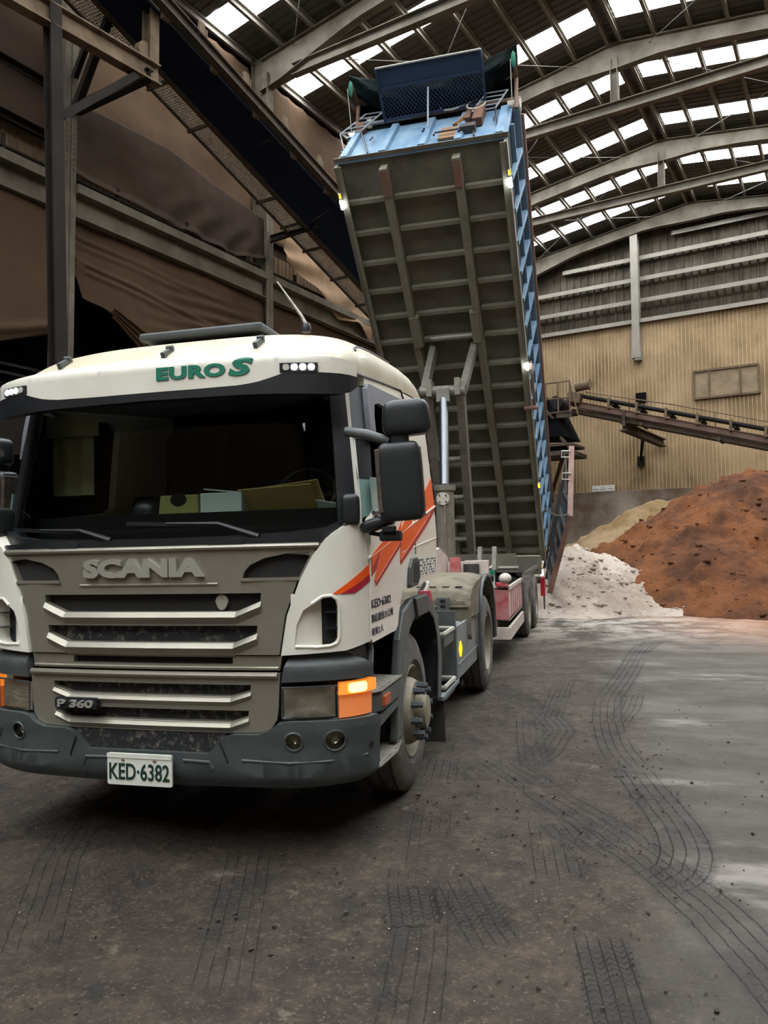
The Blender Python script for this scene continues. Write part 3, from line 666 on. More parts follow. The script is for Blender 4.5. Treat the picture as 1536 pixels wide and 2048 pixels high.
def fm(off=0.0, rake=0.0):
    """map (s,z,depth) on the curved front; depth goes inwards"""
    def f(s, z, d):
        x, y = plan(s, off - d); t = tum(z)
        return Vector((x * (1 - t / 1.19), y + rake * max(0, z - 1.72), z))
    return f
CUT = [i * .06 for i in range(-24, 25)]
TR = thing('tractor_unit', 'white tractor truck with grey grille and orange lightning stripe facing the camera', 'truck', (0, 2.2, 0))
def P(name, mb, m, parent=TR, **k): return build(name, mb, m, parent, **k)
def both(fn):
    for sg in (1, -1): fn(sg)
def mset(pts, sg): return [(sg * a, b) for a, b in pts][::sg]

# cab shell: sides, rear, roof
cabp = P('cab_shell', MB().sheet([(.262, 1.15), (.28, 1.13), (.80, 1.135), (.86, 1.16), (.9, 1.24), (1.0, 1.36), (2.2, 1.385), (2.21, 2.76), (.50, 2.64), (.50, 2.57), (1.32, 2.6), (1.42, 2.55), (1.42, 1.98), (1.35, 1.93), (.40, 1.845), (.30, 1.76), (.275, 1.6), (.262, 1.42)],
        lambda y, z, d: Vector((1.19 - tum(z) - d, y, z)), cuts2=[1.75 + .1 * i for i in range(10)], th=.04), 'white', smooth=True)
mb = MB().sheet([(.262, 1.15), (.28, 1.13), (.80, 1.135), (.86, 1.16), (.9, 1.24), (1.0, 1.36), (2.2, 1.385), (2.21, 2.76), (.50, 2.64), (.50, 2.57), (1.32, 2.6), (1.42, 2.55), (1.42, 1.98), (1.35, 1.93), (.40, 1.845), (.30, 1.76), (.275, 1.6), (.262, 1.42)],
        lambda y, z, d: Vector((-1.19 + tum(z) + d, y, z)), cuts2=[1.75 + .1 * i for i in range(10)], th=.04)
P('cab_side', mb, 'white', smooth=True)
mb = MB(); mb.prism([(-1.18, 2.17, 1.38), (1.18, 2.17, 1.38), (1.18, 2.21, 1.38), (-1.18, 2.21, 1.38)], [(-1.09, 2.17, 2.8), (1.09, 2.17, 2.8), (1.09, 2.21, 2.8), (-1.09, 2.21, 2.8)]); P('cab_rear_wall', mb, 'white')
RY = [.14, .2, .3, .45, .65, .9, 1.3, 1.7, 1.95, 2.1, 2.18, 2.215]
RT = [2.70, 2.765, 2.83, 2.905, 2.965, 3.0, 3.03, 3.055, 3.05, 3.01, 2.93, 2.80]
RBZ = [2.56, 2.57, 2.6, 2.625, 2.645, 2.665, 2.70, 2.735, 2.75, 2.755, 2.757, 2.758]
def roof_pt(i, j):
    y = lerp(.14, 2.215, i); zt = interp(y, RY, RT); zb = interp(y, RY, RBZ)
    n = 3.2; a = math.pi * (1 - j); ca, sa = math.cos(a), math.sin(a)
    w = (1.19 - tum(zb)) * (1.0 if y > .45 else lerp(.86, 1.0, max(0, (y - .14)) / .31))
    return Vector((math.copysign(abs(ca) ** (2 / n), ca) * w, y, zb + (zt - zb) * abs(sa) ** (2 / n)))
P('roof', MB().grid(70, 60, roof_pt), 'whiteroof', smooth=True)
# rubber seams between the roof cap and its sides
for sg in (1, -1):
    pts = []
    for k in range(14):
        t = k / 13; pts.append(roof_pt(.16 + .16 * t ** 1.6 if k < 9 else .16 + .16 * (8 / 13) ** 1.6 + (t - 8 / 13) * 1.1, .5 + sg * (.40 - .055 * (k / 13) ** .7)) + Vector((0, 0, .004)))
    P('roof_seam', MB().tube(pts, .007, 6), 'black')
    pts = [Vector((sg * (1.19 - tum(z) + .004), y, z)) for y, z in ((.33, 2.605), (.9, 2.665), (1.48, 2.722), (1.5, 2.69), (1.53, 2.672))]
    P('roof_gutter', MB().tube(pts, .006, 6), 'black')
    pts = [Vector((sg * (1.19 - tum(z) + .003), y, z)) for y, z in ((1.51, 2.67), (1.43, 1.86), (1.415, 1.58))]
    P('door_seam', MB().tube(pts, .0035, 5), 'trimgrey')
    pts = [Vector((sg * (1.19 - tum(z) + .002), y, z)) for y, z in ((.045, 1.86), (.13, 1.77), (.19, 1.71), (.2, 1.62), (.22, 1.5), (.25, 1.42), (.26, 1.15))]
    # raised creases of the door pressing
    for a, b in (((.24, 1.585), (2.19, 1.935)), ((1.0, 1.6), (2.19, 1.69))):
        P('door_crease', MB().tube([Vector((sg * 1.188, lerp(a[0], b[0], t), lerp(a[1], b[1], t))) for t in (0, .25, .5, .75, 1)], .007, 6), 'white', smooth=True)
# roof hatch, brackets and aerial
P('roof_hatch', MB().box((-.02, .95, 3.035), (.86, .55, .05)), 'trimgrey', bev=.015)
for x, y, z in ((-.68, .24, 2.79), (.57, .26, 2.81), (.02, .22, 2.79)):
    P('visor_bracket', MB().bar((x, y - .05, z - .03), (x, y + .06, z + .03), .025, .035).tube([(x - .02, y + .03, z + .035), (x + .02, y + .03, z + .035)], .014, 8), 'trimgrey')
an = P('antenna', MB().lathe([(0, 0), (0, .028), (.03, .03), (.05, .022), (.06, .0)], (.74, .58, 2.935), 'z', 14), 'black', smooth=True)
P('aerial_whip', MB().tube([(.74, .58, 2.975), (.715, .58, 3.03), (.56, .58, 3.26)], [.014, .010, .004], 8), 'step', an)

# sun visor board
def visor(off):
    def f(s, z, d):
        x, y = plan(s, off - d); return Vector((x * (1 - .03), y - .0 + .55 * max(0, z - 2.66), z))
    return f
vt = lambda s: 2.705 - .05 * (abs(s) / 1.15) ** 2.2
ss_ = [-1.27 + 2.54 * i / 40 for i in range(41)]
low = lambda s: interp(abs(s), [0, .3, .6, .72, .82, 1.05, 1.27], [2.517, 2.517, 2.522, 2.54, 2.572, 2.575, 2.572])
bot = lambda s: interp(abs(s), [0, .6, 1.0, 1.14, 1.2, 1.27], [2.472, 2.468, 2.458, 2.462, 2.475, 2.52])
vb = P('sun_visor', MB().sheet([(s, low(s)) for s in ss_] + [(s, vt(s)) for s in ss_[::-1]], visor(.0), cuts=CUT, cuts2=[2.6, 2.63, 2.66, 2.68], th=.05), 'white', smooth=True, angle=50)
P('visor_lip', MB().sheet([(s, bot(s)) for s in ss_] + [(s, low(s) - .004) for s in ss_[::-1]], visor(.006), cuts=CUT, th=.06), 'black', vb, smooth=True)
for sg in (1, -1):
    le = P('visor_lamp', MB().sheet(mset([(.81, 2.577), (1.015, 2.577), (1.015, 2.624), (.81, 2.624)], sg), visor(.012), cuts=CUT, th=.02), 'blackdull', vb)
    for kx in range(4):
        s0 = .845 + kx * .045
        P('led', MB().sheet(mset(rrect(s0 - .017, s0 + .017, 2.584, 2.617, .012, 3), sg), visor(.016), th=.004), 'led' if kx else 'hlback', le)
def wordfn(s0, s1, z0, z1, f, slope=0.0, mirror=1):
    return lambda u, v, w: f(lerp(s0, s1, u), lerp(z0, z1, v) + slope * u, -.002 - w * .004)
P('lettering', put_text('EURO', wordfn(.082, .50, 2.576, 2.648, visor(.0)), bold=.05, space=1.06, shear=0, extrude=.01), 'green', vb)
P('lettering', put_text('S', wordfn(.515, .662, 2.572, 2.668, visor(.0)), bold=.05, shear=.22, extrude=.01), 'green', vb)

# windscreen, pillars
WR = .17
def wm(off=0.0):
    def f(s, z, d):
        x, y = plan(s, off - d); t = tum(z); return Vector((x * (1 - t / 1.19), y + .1 + WR * (z - 1.72), z))
    return f
P('windscreen', MB().sheet([(-1.12, 1.70), (1.12, 1.70), (1.10, 2.53), (-1.10, 2.53)], wm(-.01), cuts=CUT, cuts2=[1.9, 2.1, 2.3]), 'wind', smooth=True)
for sg in (1, -1):
    P('pillar_trim', MB().sheet(mset([(1.045, 1.70), (1.15, 1.74), (1.118, 2.53), (1.025, 2.53)], sg), wm(.008), cuts=CUT, cuts2=[1.9, 2.1, 2.3], th=.05), 'black', smooth=True)
    P('pillar', MB().sheet(mset([(1.14, 1.73), (1.187, 1.765), (1.157, 2.53), (1.11, 2.53)], sg), wm(.0), cuts=CUT, cuts2=[1.9, 2.1, 2.3], th=.05), 'white', smooth=True)
    P('window_surround', MB().sheet(mset([(1.155, 2.25), (1.32, 2.25), (1.29, 2.56), (1.148, 2.56)], sg), wm(.004), cuts=CUT, cuts2=[2.35, 2.45], th=.04), 'winframe', smooth=True)
    P('window_glass_or_dark', MB().sheet(mset([(1.165, 2.02), (1.30, 2.02), (1.31, 2.25), (1.155, 2.25)], sg), wm(.0), cuts=CUT, th=.03), 'blackdull', smooth=True)  # matte black sheet stands in for the dark of the open window
    P('half_glass', MB().sheet(mset([(1.185, 1.80), (1.28, 1.835), (1.29, 2.02), (1.166, 2.02)], sg), wm(.0), cuts=CUT, th=.03), 'lowglass', smooth=True)
P('scuttle', MB().sheet([(-1.14, 1.672), (1.0, 1.672), (1.16, 1.765), (1.16, 1.80), (1.02, 1.757), (.8, 1.735), (.4, 1.722), (0, 1.718), (-.4, 1.722), (-.8, 1.735), (-1.02, 1.757), (-1.16, 1.80), (-1.16, 1.765), (-1.0, 1.672)][1:], fm(-.05), cuts=CUT, th=.1), 'black', smooth=True)
P('scuttle_cover', MB().sheet([(-1.02, 1.668), (1.02, 1.668), (1.0, 1.705), (.4, 1.712), (-.4, 1.712), (-1.0, 1.705)], fm(-.005), cuts=CUT, th=.06), 'black', smooth=True)
for s0 in (.47, -.52): P('washer_cover', MB().sheet([(s0 - .1, 1.672), (s0 + .1, 1.672), (s0 + .09, 1.705), (s0 + .03, 1.715), (s0 - .03, 1.715), (s0 - .09, 1.705)], fm(.012), th=.03), 'blackdull')
def wiper(piv, tip, elbow):
    f = wm(.05); g = wm(.03)
    arm = P('wiper_arm', MB().tube([f(piv[0], piv[1], .0), f(elbow[0], elbow[1], -.01), f(lerp(elbow[0], tip[0], .55), lerp(elbow[1], tip[1], .55), 0)], [.017, .012, .007], 8), 'black')
    P('wiper_blade', MB().bar(g(lerp(elbow[0], tip[0], .05), lerp(elbow[1], tip[1], .05) - .008, 0), g(tip[0], tip[1], 0), .012, .022), 'black', arm)
wiper((.63, 1.715), (-.17, 1.808), (.40, 1.79)); wiper((-.25, 1.715), (-.98, 1.795), (-.45, 1.775))
# cab interior
mb = MB(); mb.box((0, 1.25, 1.62), (2.2, 1.7, .5)); P('cab_floor', mb, 'cabdark')
P('dashboard', MB().box((0, .64, 1.69), (2.08, .5, .24)), 'cabdark', bev=.05)
P('cab_lining', MB().add([(-1.06, 2.1, 1.6), (1.06, 2.1, 1.6), (1.02, 2.1, 2.75), (-1.02, 2.1, 2.75)], [(0, 1, 2, 3)]).add([(-1.05, .36, 2.56), (1.05, .36, 2.56), (1.03, 2.1, 2.75), (-1.03, 2.1, 2.75)], [(0, 1, 2, 3)]), 'cabdark')
for x in (.55, -.55):
    st = P('seat', MB().box((x, 1.35, 1.95), (.5, .5, .16)).box((x, 1.62, 2.22), (.48, .14, .62)), 'cabdark', bev=.04)
    P('headrest', MB().box((x, 1.62, 2.58), (.26, .1, .16)), 'cabdark', st, bev=.03)
sw = MB(); R_ = Matrix.Rotation(math.radians(-30), 3, 'X')
pts = [Vector((.58, .92, 1.98)) + R_ @ Vector((.2 * math.cos(a), .0, .2 * math.sin(a))) for a in np.linspace(0, 2 * math.pi, 33)]
P('steering_wheel', sw.tube(pts, .014, 8, False).bar((.38, .92, 1.98), (.78, .92, 1.98), .03, .02), 'black')
mb = MB().grid(24, 8, lambda i, j: Vector((lerp(-1.06, -.76, i), .62 + .012 * math.sin(i * 14), lerp(2.02, 2.46, j)))); cu = P('cab_curtain', mb, 'curtain', smooth=True)
P('curtain_fold', MB().grid(24, 6, lambda i, j: Vector((lerp(-1.08, -.69, i), .58 + .012 * math.sin(i * 9), lerp(2.40, 2.54, j)))), 'curtain', cu, smooth=True)

# door window, deflector surround, lowered glass (both sides)
for sg in (1, -1):
    fx = lambda y, z, d, o=.0: Vector((sg * (1.19 - tum(z) + o - d), y, z))
    if sg < 0: P('window_glass_or_dark', MB().sheet([(.37, 1.845), (.42, 2.3), (.47, 2.50), (.54, 2.55), (1.32, 2.6), (1.42, 2.55), (1.42, 1.98), (1.35, 1.93)], lambda y, z, d: fx(y, z, d, -.012), cuts2=[1.9, 2.1, 2.3, 2.5]), 'sideglass')
    P('window_surround', MB().sheet([(.44, 2.255), (.45, 2.42), (.47, 2.545), (.52, 2.582), (1.13, 2.622), (1.47, 2.645), (1.47, 2.50), (1.0, 2.50), (.70, 2.498), (.60, 2.475), (.565, 2.4), (.55, 2.25)], lambda y, z, d: fx(y, z, d, .02), cuts2=[2.35, 2.45, 2.55], th=.03), 'winframe', smooth=True)
    P('half_glass', MB().sheet([(.36, 1.835), (.375, 2.03), (.6, 2.045), (1.3, 2.08), (1.3, 1.93)], lambda y, z, d: fx(y, z, d, .003), cuts2=[1.9, 2.0], th=.006), 'lowglass')
    P('window_ledge', MB().tube([fx(y, z, 0, .006) for y, z in ((.35, 1.832), (.55, 1.855), (1.36, 1.925))], .012, 8), 'trimgrey')
    # door handle recess
    hp = rrect(0, 1, 0, 1, .2, 4)
    poly = [(1.13, 1.38), (1.17, 1.50), (1.25, 1.555), (1.40, 1.56), (1.46, 1.53), (1.465, 1.41), (1.40, 1.37), (1.2, 1.365)]
    hd = P('door_handle', MB().sheet(poly, lambda y, z, d: fx(y, z, d, .02), th=.03), 'trimgrey', bev=.008)
    P('handle_recess', MB().sheet([(1.26, 1.40), (1.28, 1.52), (1.42, 1.535), (1.44, 1.42), (1.38, 1.39)], lambda y, z, d: fx(y, z, d, .023), th=.004), 'blackdull', hd)

# lightning stripe and door lettering (the driver's side)
def dec(pts, m, o, nm='stripe', fn=None):
    f = fn or (lambda y, z, d: Vector((1.19 - tum(z) + o - d, y, z)))
    return P(nm, MB().sheet(pts, f, cuts2=[1.75, 1.85, 1.95, 2.05, 2.15], th=.002), m)
dec([(.285, 1.485), (.479, 1.545), (.515, 1.637), (.285, 1.545)], 'stripered', .002)
dec([(.29, 1.60), (.285, 1.53), (.515, 1.64), (.34, 1.462), (.37, 1.437), (.985, 1.655), (.955, 1.548), (.975, 1.53), (1.93, 1.825), (2.2, 1.925), (2.2, 2.16), (1.86, 2.03), (1.55, 1.875), (1.31, 1.757), (1.36, 1.85), (1.22, 1.85), (1.0, 1.745), (1.03, 1.80), (.86, 1.72), (.57, 1.685)], 'orange', .004)
dec([(.36, 1.432), (.38, 1.434), (.985, 1.648), (.995, 1.70), (.93, 1.655), (.37, 1.455)], 'stripered', .0055)
dec([(.962, 1.527), (.985, 1.53), (1.93, 1.815), (2.2, 1.905), (2.2, 1.94), (1.9, 1.845), (.968, 1.557)], 'stripered', .0055)
cf = fm(.014)
P('stripe', MB().sheet([(1.035, 1.405), (1.08, 1.404), (1.26, 1.497), (1.258, 1.553), (1.225, 1.535)], lambda s, z, d: cf(s, z, d - .003), cuts=[1.1, 1.15, 1.2, 1.25], th=.002), 'orange')
P('stripe', MB().sheet([(1.08, 1.404), (1.15, 1.404), (1.262, 1.462), (1.26, 1.50)], lambda s, z, d: cf(s, z, d - .004), cuts=[1.1, 1.15, 1.2, 1.25], th=.002), 'stripered')
def side_text(body, y0, y1, z0, z1, **k): P('door_lettering', put_text(body, lambda u, v, w: Vector((1.19 + .0015 + .0015 * w, lerp(y0, y1, u), lerp(z0, z1, v))), **k), 'texttruck')
side_text('KED\u00b76382', .262, .69, 1.312, 1.36, bold=.012)
side_text('\u806f\u7d50\u7e3d\u91cd35\u516c\u5678', .255, .735, 1.234, 1.282, bold=.0)
side_text('\u9650\u4e582\u4eba', .255, .505, 1.166, 1.208, bold=.0)
side_text('\u516c\u53f8', .66, .84, 1.74, 1.775)
dots = MB(); pat = ['111100111011101', '100110100010011', '111011011110101', '100110100110001', '111010101011010', '010101100101101']
for r_, row in enumerate(pat):
    for c_, ch in enumerate(row):
        if ch == '1':
            y = 1.53 + c_ * .042; z = 1.535 - r_ * .02
            dots.sheet(rrect(y - .014, y + .014, z - .007, z + .007, .004, 2), lambda a, b, d: Vector((1.1925 - d, a, b)), th=.001)
P('dotted_lettering', dots, 'texttruck')
P('marker_panel', MB().sheet([(1.51, 1.42), (2.14, 1.425), (2.14, 1.55), (1.51, 1.548)], lambda a, b, d: Vector((1.1915 - d, a, b)), th=.002), 'plate')

# grille and front panels
EDGE = [(.752, 1.095), (.787, 1.30), (.857, 1.482), (.925, 1.61), (.985, 1.672)]
def gsheet(half, holes, m, nm, off=0.0, th=.05, par=TR, **k): return P(nm, MB().sheet(half + mir(half), fm(off), holes=holes, cuts=CUT, th=th), m, par, **k)
def slot(zt, zb, st, sb): return [(-st, zt), (st, zt), (st - .005, zt - .45 * (zt - zb)), (sb, zb), (-sb, zb), (-st + .005, zt - .45 * (zt - zb))]
S1 = slot(1.418, 1.318, .66, .52); S2 = slot(1.248, 1.155, .637, .505)
IN = [(.558, 1.497), (.885, 1.497), (.925, 1.56), (.962, 1.632), (.80, 1.622), (.68, 1.60), (.60, 1.565), (.568, 1.53)]
half = EDGE[::-1]; outl = half + mir(half)
gr = P('grille', MB().sheet(outl, fm(0), holes=[S1, S2, IN, mir(IN)], cuts=CUT, cuts2=[1.3, 1.48, 1.6], th=.05), 'silver', smooth=True)
P('grille_gauze', MB().sheet([(-.72, 1.10), (.72, 1.10), (.72, 1.30), (-.72, 1.30)], fm(-.045), cuts=CUT, th=.01), 'mesh', gr)
P('grille_gauze', MB().sheet([(-.72, 1.305), (.72, 1.305), (.72, 1.45), (-.72, 1.45)], fm(-.045), cuts=CUT, th=.01), 'meshclean', gr)
P('intake_gauze', MB().sheet([(.54, 1.48), (.98, 1.48), (.98, 1.65), (.54, 1.65)], fm(-.03), cuts=CUT, th=.01), 'meshclean', gr)
P('intake_gauze', MB().sheet([(-.98, 1.48), (-.54, 1.48), (-.54, 1.65), (-.98, 1.65)], fm(-.03), cuts=CUT, th=.01), 'meshclean', gr)
def bar_(zb, st, sb, hgt, par, proud=.034, dz=.024):
    """bevelled ledge along the lower edge of a slot, turned up at both ends"""
    pl = [(-st, zb + hgt), (-sb, zb), (sb, zb), (st, zb + hgt)]; ss = []
    n = 30
    for i in range(3):
        a, b = pl[i], pl[i + 1]; m_ = 6 if i != 1 else 24
        ss += [(lerp(a[0], b[0], t / m_), lerp(a[1], b[1], t / m_)) for t in range(m_)]
    ss.append(pl[3])
    f = fm(0); v = []; q = []
    for s, z in ss:
        e = smooth(st + .14, sb, abs(s)); e = .35 + .65 * e
        v += [f(s, z + .006, .035), f(s, z + .003, .0), f(s, z - dz, -proud * .75 * e), f(s, z - dz * 2.7, .002), f(s, z - dz * 2.7, .03)]
    for i in range(len(ss) - 1):
        for j in range(4): q.append((i * 5 + j, i * 5 + j + 1, i * 5 + j + 6, i * 5 + j + 5))
    q.append(tuple(range(5))); q.append(tuple(range((len(ss) - 1) * 5, len(ss) * 5)))
    return P('grille_bar', MB().add(v, q), 'silver', par)
bar_(1.318, .66, .52, .055, gr); bar_(1.155, .637, .505, .05, gr); 
for sg in (1, -1):   # bright lower lip of the corner intakes
    f = fm(0); P('intake_lip', MB().bar(f(sg * .55, 1.488, -.006), f(sg * .87, 1.488, -.004), .012, .014), 'silver', gr)
f0 = fm(0)
P('hood_lip', MB().tube([f0(s, 1.662, -.006) for s in np.linspace(-.97, .97, 41)], .015, 8), 'silver', gr, smooth=True)
P('badge_ridge', MB().tube([f0(s, 1.468, -.0) for s in np.linspace(-.42, .42, 21)], .008, 6), 'silver', gr)
le = P('lettering', put_text('SCANIA', lambda u, v, w: f0(lerp(-.385, .345, u), lerp(1.508, 1.612, v), -.022 * w), bold=.055, extrude=.03, space=1.0), 'chrome', gr)
sh = [(math.cos(a) * .036 * (1 if math.sin(a) > -.2 else .85), math.sin(a) * .042) for a in np.linspace(0, 2 * math.pi, 25)[:-1]]
P('badge', MB().sheet([(.43 + a, 1.37 + b) for a, b in sh], fm(-.02), th=.02), 'chrome', gr, bev=.006)
# slot shutter bar between the two grille panels
P('mid_panel', MB().sheet([(-.75, 1.012), (.75, 1.012), (.765, 1.088), (-.765, 1.088)], fm(-.015), holes=[[(-.48, 1.043), (.49, 1.043), (.49, 1.08), (-.48, 1.08)]], cuts=CUT, th=.04), 'silver')
P('mid_slot', MB().sheet([(-.55, 1.0), (.55, 1.0), (.55, 1.10), (-.55, 1.10)], fm(-.05), cuts=CUT, th=.01), 'blackdull')
P('mid_lip', MB().tube([fm(-.012)(s, 1.024, 0) for s in np.linspace(-.745, .745, 31)], .009, 6), 'silver')
L1 = slot(.94, .874, .598, .484); L2 = slot(.806, .741, .584, .482)
lo_ = [(.755, 1.0), (.745, .82), (.735, .76), (.705, .715), (.65, .695), (.5, .69)]
lg = P('lower_grille', MB().sheet(lo_ + mir(lo_), fm(.006), holes=[L1, L2], cuts=CUT, th=.06), 'silver', smooth=True)
P('grille_gauze', MB().sheet([(-.66, .72), (.66, .72), (.66, .96), (-.66, .96)], fm(-.04), cuts=CUT, th=.01), 'mesh', lg)
bar_(.874, .598, .484, .034, lg, .034, .021); bar_(.741, .584, .482, .034, lg, .034, .021)
P('hood_lip', MB().tube([fm(.006)(s, .990, -.006) for s in np.linspace(-.745, .745, 31)], .017, 8), 'silver', lg, smooth=True)
bd = P('model_badge', MB().sheet(rrect(-.56, -.288, .797, .857, .015), fm(.045), cuts=CUT, th=.03), 'black', lg)
P('lettering', put_text('P 360', lambda u, v, w: fm(.045)(lerp(-.535, -.308, u), lerp(.806, .848, v), -.012 * w), bold=.03, extrude=.03), 'chrome', bd)

# white corner panels with air scoop
for sg in (1, -1):
    o = [(.765, 1.093), (.80, 1.30), (.87, 1.482), (.938, 1.61), (1.0, 1.687), (1.07, 1.735), (1.144, 1.771), (1.19, 1.785), (1.225, 1.765), (1.25, 1.62), (1.262, 1.45), (1.282, 1.40), (1.286, 1.17), (1.27, 1.145), (1.24, 1.14), (1.10, 1.108)]
    H = [(.835, 1.135), (.85, 1.25), (.885, 1.325), (.94, 1.36), (.985, 1.392), (1.03, 1.395), (1.06, 1.375), (1.068, 1.34), (1.068, 1.17), (1.05, 1.145), (1.02, 1.135)]
    cp = P('corner_panel', MB().sheet(mset(o, sg), fm(.014), holes=[mset(H, sg)], cuts=CUT + [1.22, 1.25, -1.22, -1.25], cuts2=[1.2, 1.35, 1.5, 1.65], th=.10), 'white', smooth=True)
    def scoop(i, j):
        s = lerp(.82, 1.0, i); z = lerp(1.12, 1.41, j); return fm(.008)(sg * s, z, .075 * i ** 1.3)
    P('scoop', MB().grid(14, 14, scoop), 'white', cp, smooth=True)
    P('scoop_vent', MB().sheet(mset([(.98, 1.11), (1.10, 1.11), (1.10, 1.42), (.98, 1.42)], sg), fm(-.055), cuts=CUT, th=.01), 'blackdull', cp)
    for z in (1.225, 1.31): P('vent_louvre', MB().bar(fm(-.02)(sg * 1.0, z, 0), fm(-.02)(sg * 1.065, z, 0), .05, .006), 'black', cp)
    P('scoop_rim', MB().tube([fm(.012)(sg * s, z, 0) for s, z in ((.84, 1.138), (.95, 1.133), (1.02, 1.137), (1.055, 1.15), (1.068, 1.18), (1.07, 1.34), (1.06, 1.376), (1.03, 1.397), (.985, 1.394), (.93, 1.358))], .010, 8), 'white', cp, smooth=True)
    # lamp surround, headlamp, indicator
    P('lamp_brow', MB().sheet(mset([(.765, .955), (.778, 1.03), (.80, 1.082), (1.0, 1.10), (1.12, 1.095), (1.22, 1.05), (1.265, 1.02), (1.272, .965)], sg), lambda s, z, d: fm(.02 - .06 * smooth(1.03, 1.1, z))(s, z, d), cuts=CUT + [1.22, -1.22], cuts2=[1.0, 1.03, 1.05, 1.075], th=.05), 'trimgrey', smooth=True)
    P('lamp_housing', MB().sheet(mset([(.75, .75), (1.28, .75), (1.28, .965), (.75, .965)], sg), fm(-.085), cuts=CUT + [1.22, -1.22], th=.05), 'blackdull')
    hl = P('headlight', MB().sheet(mset([(.765, .772), (1.045, .762), (1.045, .928), (.768, .925)], sg), fm(.012), cuts=CUT), 'hlglass', smooth=True)
    P('reflector', MB().grid(24, 14, lambda i, j: fm(.0)(sg * lerp(.768, 1.042, i), lerp(.768, .924, j), .012 + .045 * (math.sin(i * math.pi) * math.sin(j * math.pi)) ** .6)), 'hlback', hl, smooth=True)
    P('lamp_rim', MB().tube([fm(.012)(sg * s, z, 0) for s, z in ((.765, .77), (1.05, .76), (1.05, .93), (.767, .927), (.765, .77))], .006, 6), 'trimgrey', hl)
    ind = P('indicator', MB().sheet(mset([(1.056, .762), (1.255, .766), (1.262, .88), (1.056, .88)], sg), fm(.012), cuts=CUT + [1.22, -1.22], th=.03), 'amber', smooth=True)
    P('indicator_lens', MB().sheet(mset([(1.052, .882), (1.285, .886), (1.285, .945), (1.062, .942)], sg), fm(.026), cuts=CUT + [1.22, -1.22], th=.05), 'ambertop', ind, smooth=True)
    P('bulb', MB().sheet(mset(rrect(1.105, 1.205, .89, .94, .018, 4), sg), fm(.030), cuts=[sg * 1.15], th=.01), 'amberhot', ind)
# bumper
bo = [(.0, .585), (.36, .582), (.44, .665), (.5, .688), (.64, .69), (.70, .71), (.742, .745), (.80, .757), (1.27, .757), (1.30, .735), (1.30, .50), (1.27, .45), (1.15, .422), (.85, .405), (.0, .40)]
def bump(s, z, d): return fm(.03 - .05 * smooth(.47, .40, z) + .012 * smooth(.6, .72, z))(s, z, d)
fogs = [(.825, .655, .046), (1.03, .655, .052)]
circ = lambda cx, cy, r, n=20: [(cx + r * math.cos(2 * math.pi * k / n), cy + r * math.sin(2 * math.pi * k / n)) for k in range(n)]
bp_ = P('bumper', MB().sheet(bo + mir(bo)[1:-1], bump, holes=[circ(sg * a, b, r) for a, b, r in fogs for sg in (1, -1)], cuts=CUT + [1.22, 1.26, -1.22, -1.26], cuts2=[.43, .47, .6, .66, .72], th=.08), 'bumper', smooth=True)
P('bumper_gauze', MB().sheet([(-.47, .70), (.47, .70), (.42, .60), (.36, .575), (-.36, .575), (-.42, .60)], fm(.0), cuts=CUT, th=.02), 'mesh', bp_)
for sg in (1, -1):
    P('bumper_seam', MB().tube([bump(sg * s, z, -.001) for s, z in ((.43, .645), (.47, .55), (.475, .405))], .005, 6), 'blackdull', bp_)
    P('bumper_crease', MB().tube([bump(sg * s, z, -.0) for s, z in ((.55, .555), (.8, .545), (1.0, .55), (1.2, .56))], .008, 6), 'bumper', bp_)
    P('centre_crease', MB().tube([bump(sg * s, z, -.0) for s, z in ((.40, .43), (.385, .51), (.37, .54), (.22, .545))], .009, 6), 'bumper', bp_)
    P('bolt_cap', MB().sheet(circ(sg * 1.225, .605, .016, 12), lambda s, z, d: bump(s, z, d - .004), th=.004), 'blackdull', bp_)
    for a, b, r in fogs:
        fo = P('fog_lamp', MB().grid(24, 8, lambda i, j: bump(sg * (a + r * j * math.cos(2 * math.pi * i)), b + r * j * math.sin(2 * math.pi * i), .012 + .04 * (1 - j ** 2)), cu=True), 'fogback', bp_, smooth=True)
        P('lens', MB().grid(24, 6, lambda i, j: bump(sg * (a + r * j * math.cos(2 * math.pi * i)), b + r * j * math.sin(2 * math.pi * i), .012 - .012 * (1 - j ** 2)), cu=True), 'hlglass', fo, smooth=True)
        P('lamp_rim', MB().tube([bump(sg * (a + r * math.cos(t)), b + r * math.sin(t), .0) for t in np.linspace(0, 2 * math.pi, 25)], .007, 6, False), 'trimgrey', fo)
def plm(u, v, w): return Vector((lerp(-.196, .186, u), -.075 - w - .0 * v + plan(0)[1] - .01, lerp(.418, .583, v)))
npl = P('number_plate', MB().sheet(rrect(0, 1, 0, 1, .04, 4), lambda u, v, d: plm(u, v, -d), th=.012), 'plate')
P('plate_lettering', put_text('KED\u00b76382', lambda u, v, w: plm(lerp(.035, .965, u), lerp(.17, .70, v), .001 + w * .003), bold=.012, extrude=.01), 'platetext', npl)
P('plate_strip', MB().sheet([(.0, .86), (1, .86), (1, 1.0), (.0, 1.0)], lambda u, v, d: plm(u, v, .004 - d), th=.004), 'plate', npl)
for u in (.25, .74): P('plate_screw', MB().sheet(circ(u, .80, .022, 10), lambda a, b, d: plm(a, b, .008 - d), th=.006), 'rust', npl)
P('plate_bracket', MB().box((0, -.035, .50), (.3, .06, .12)), 'blackdull', npl)

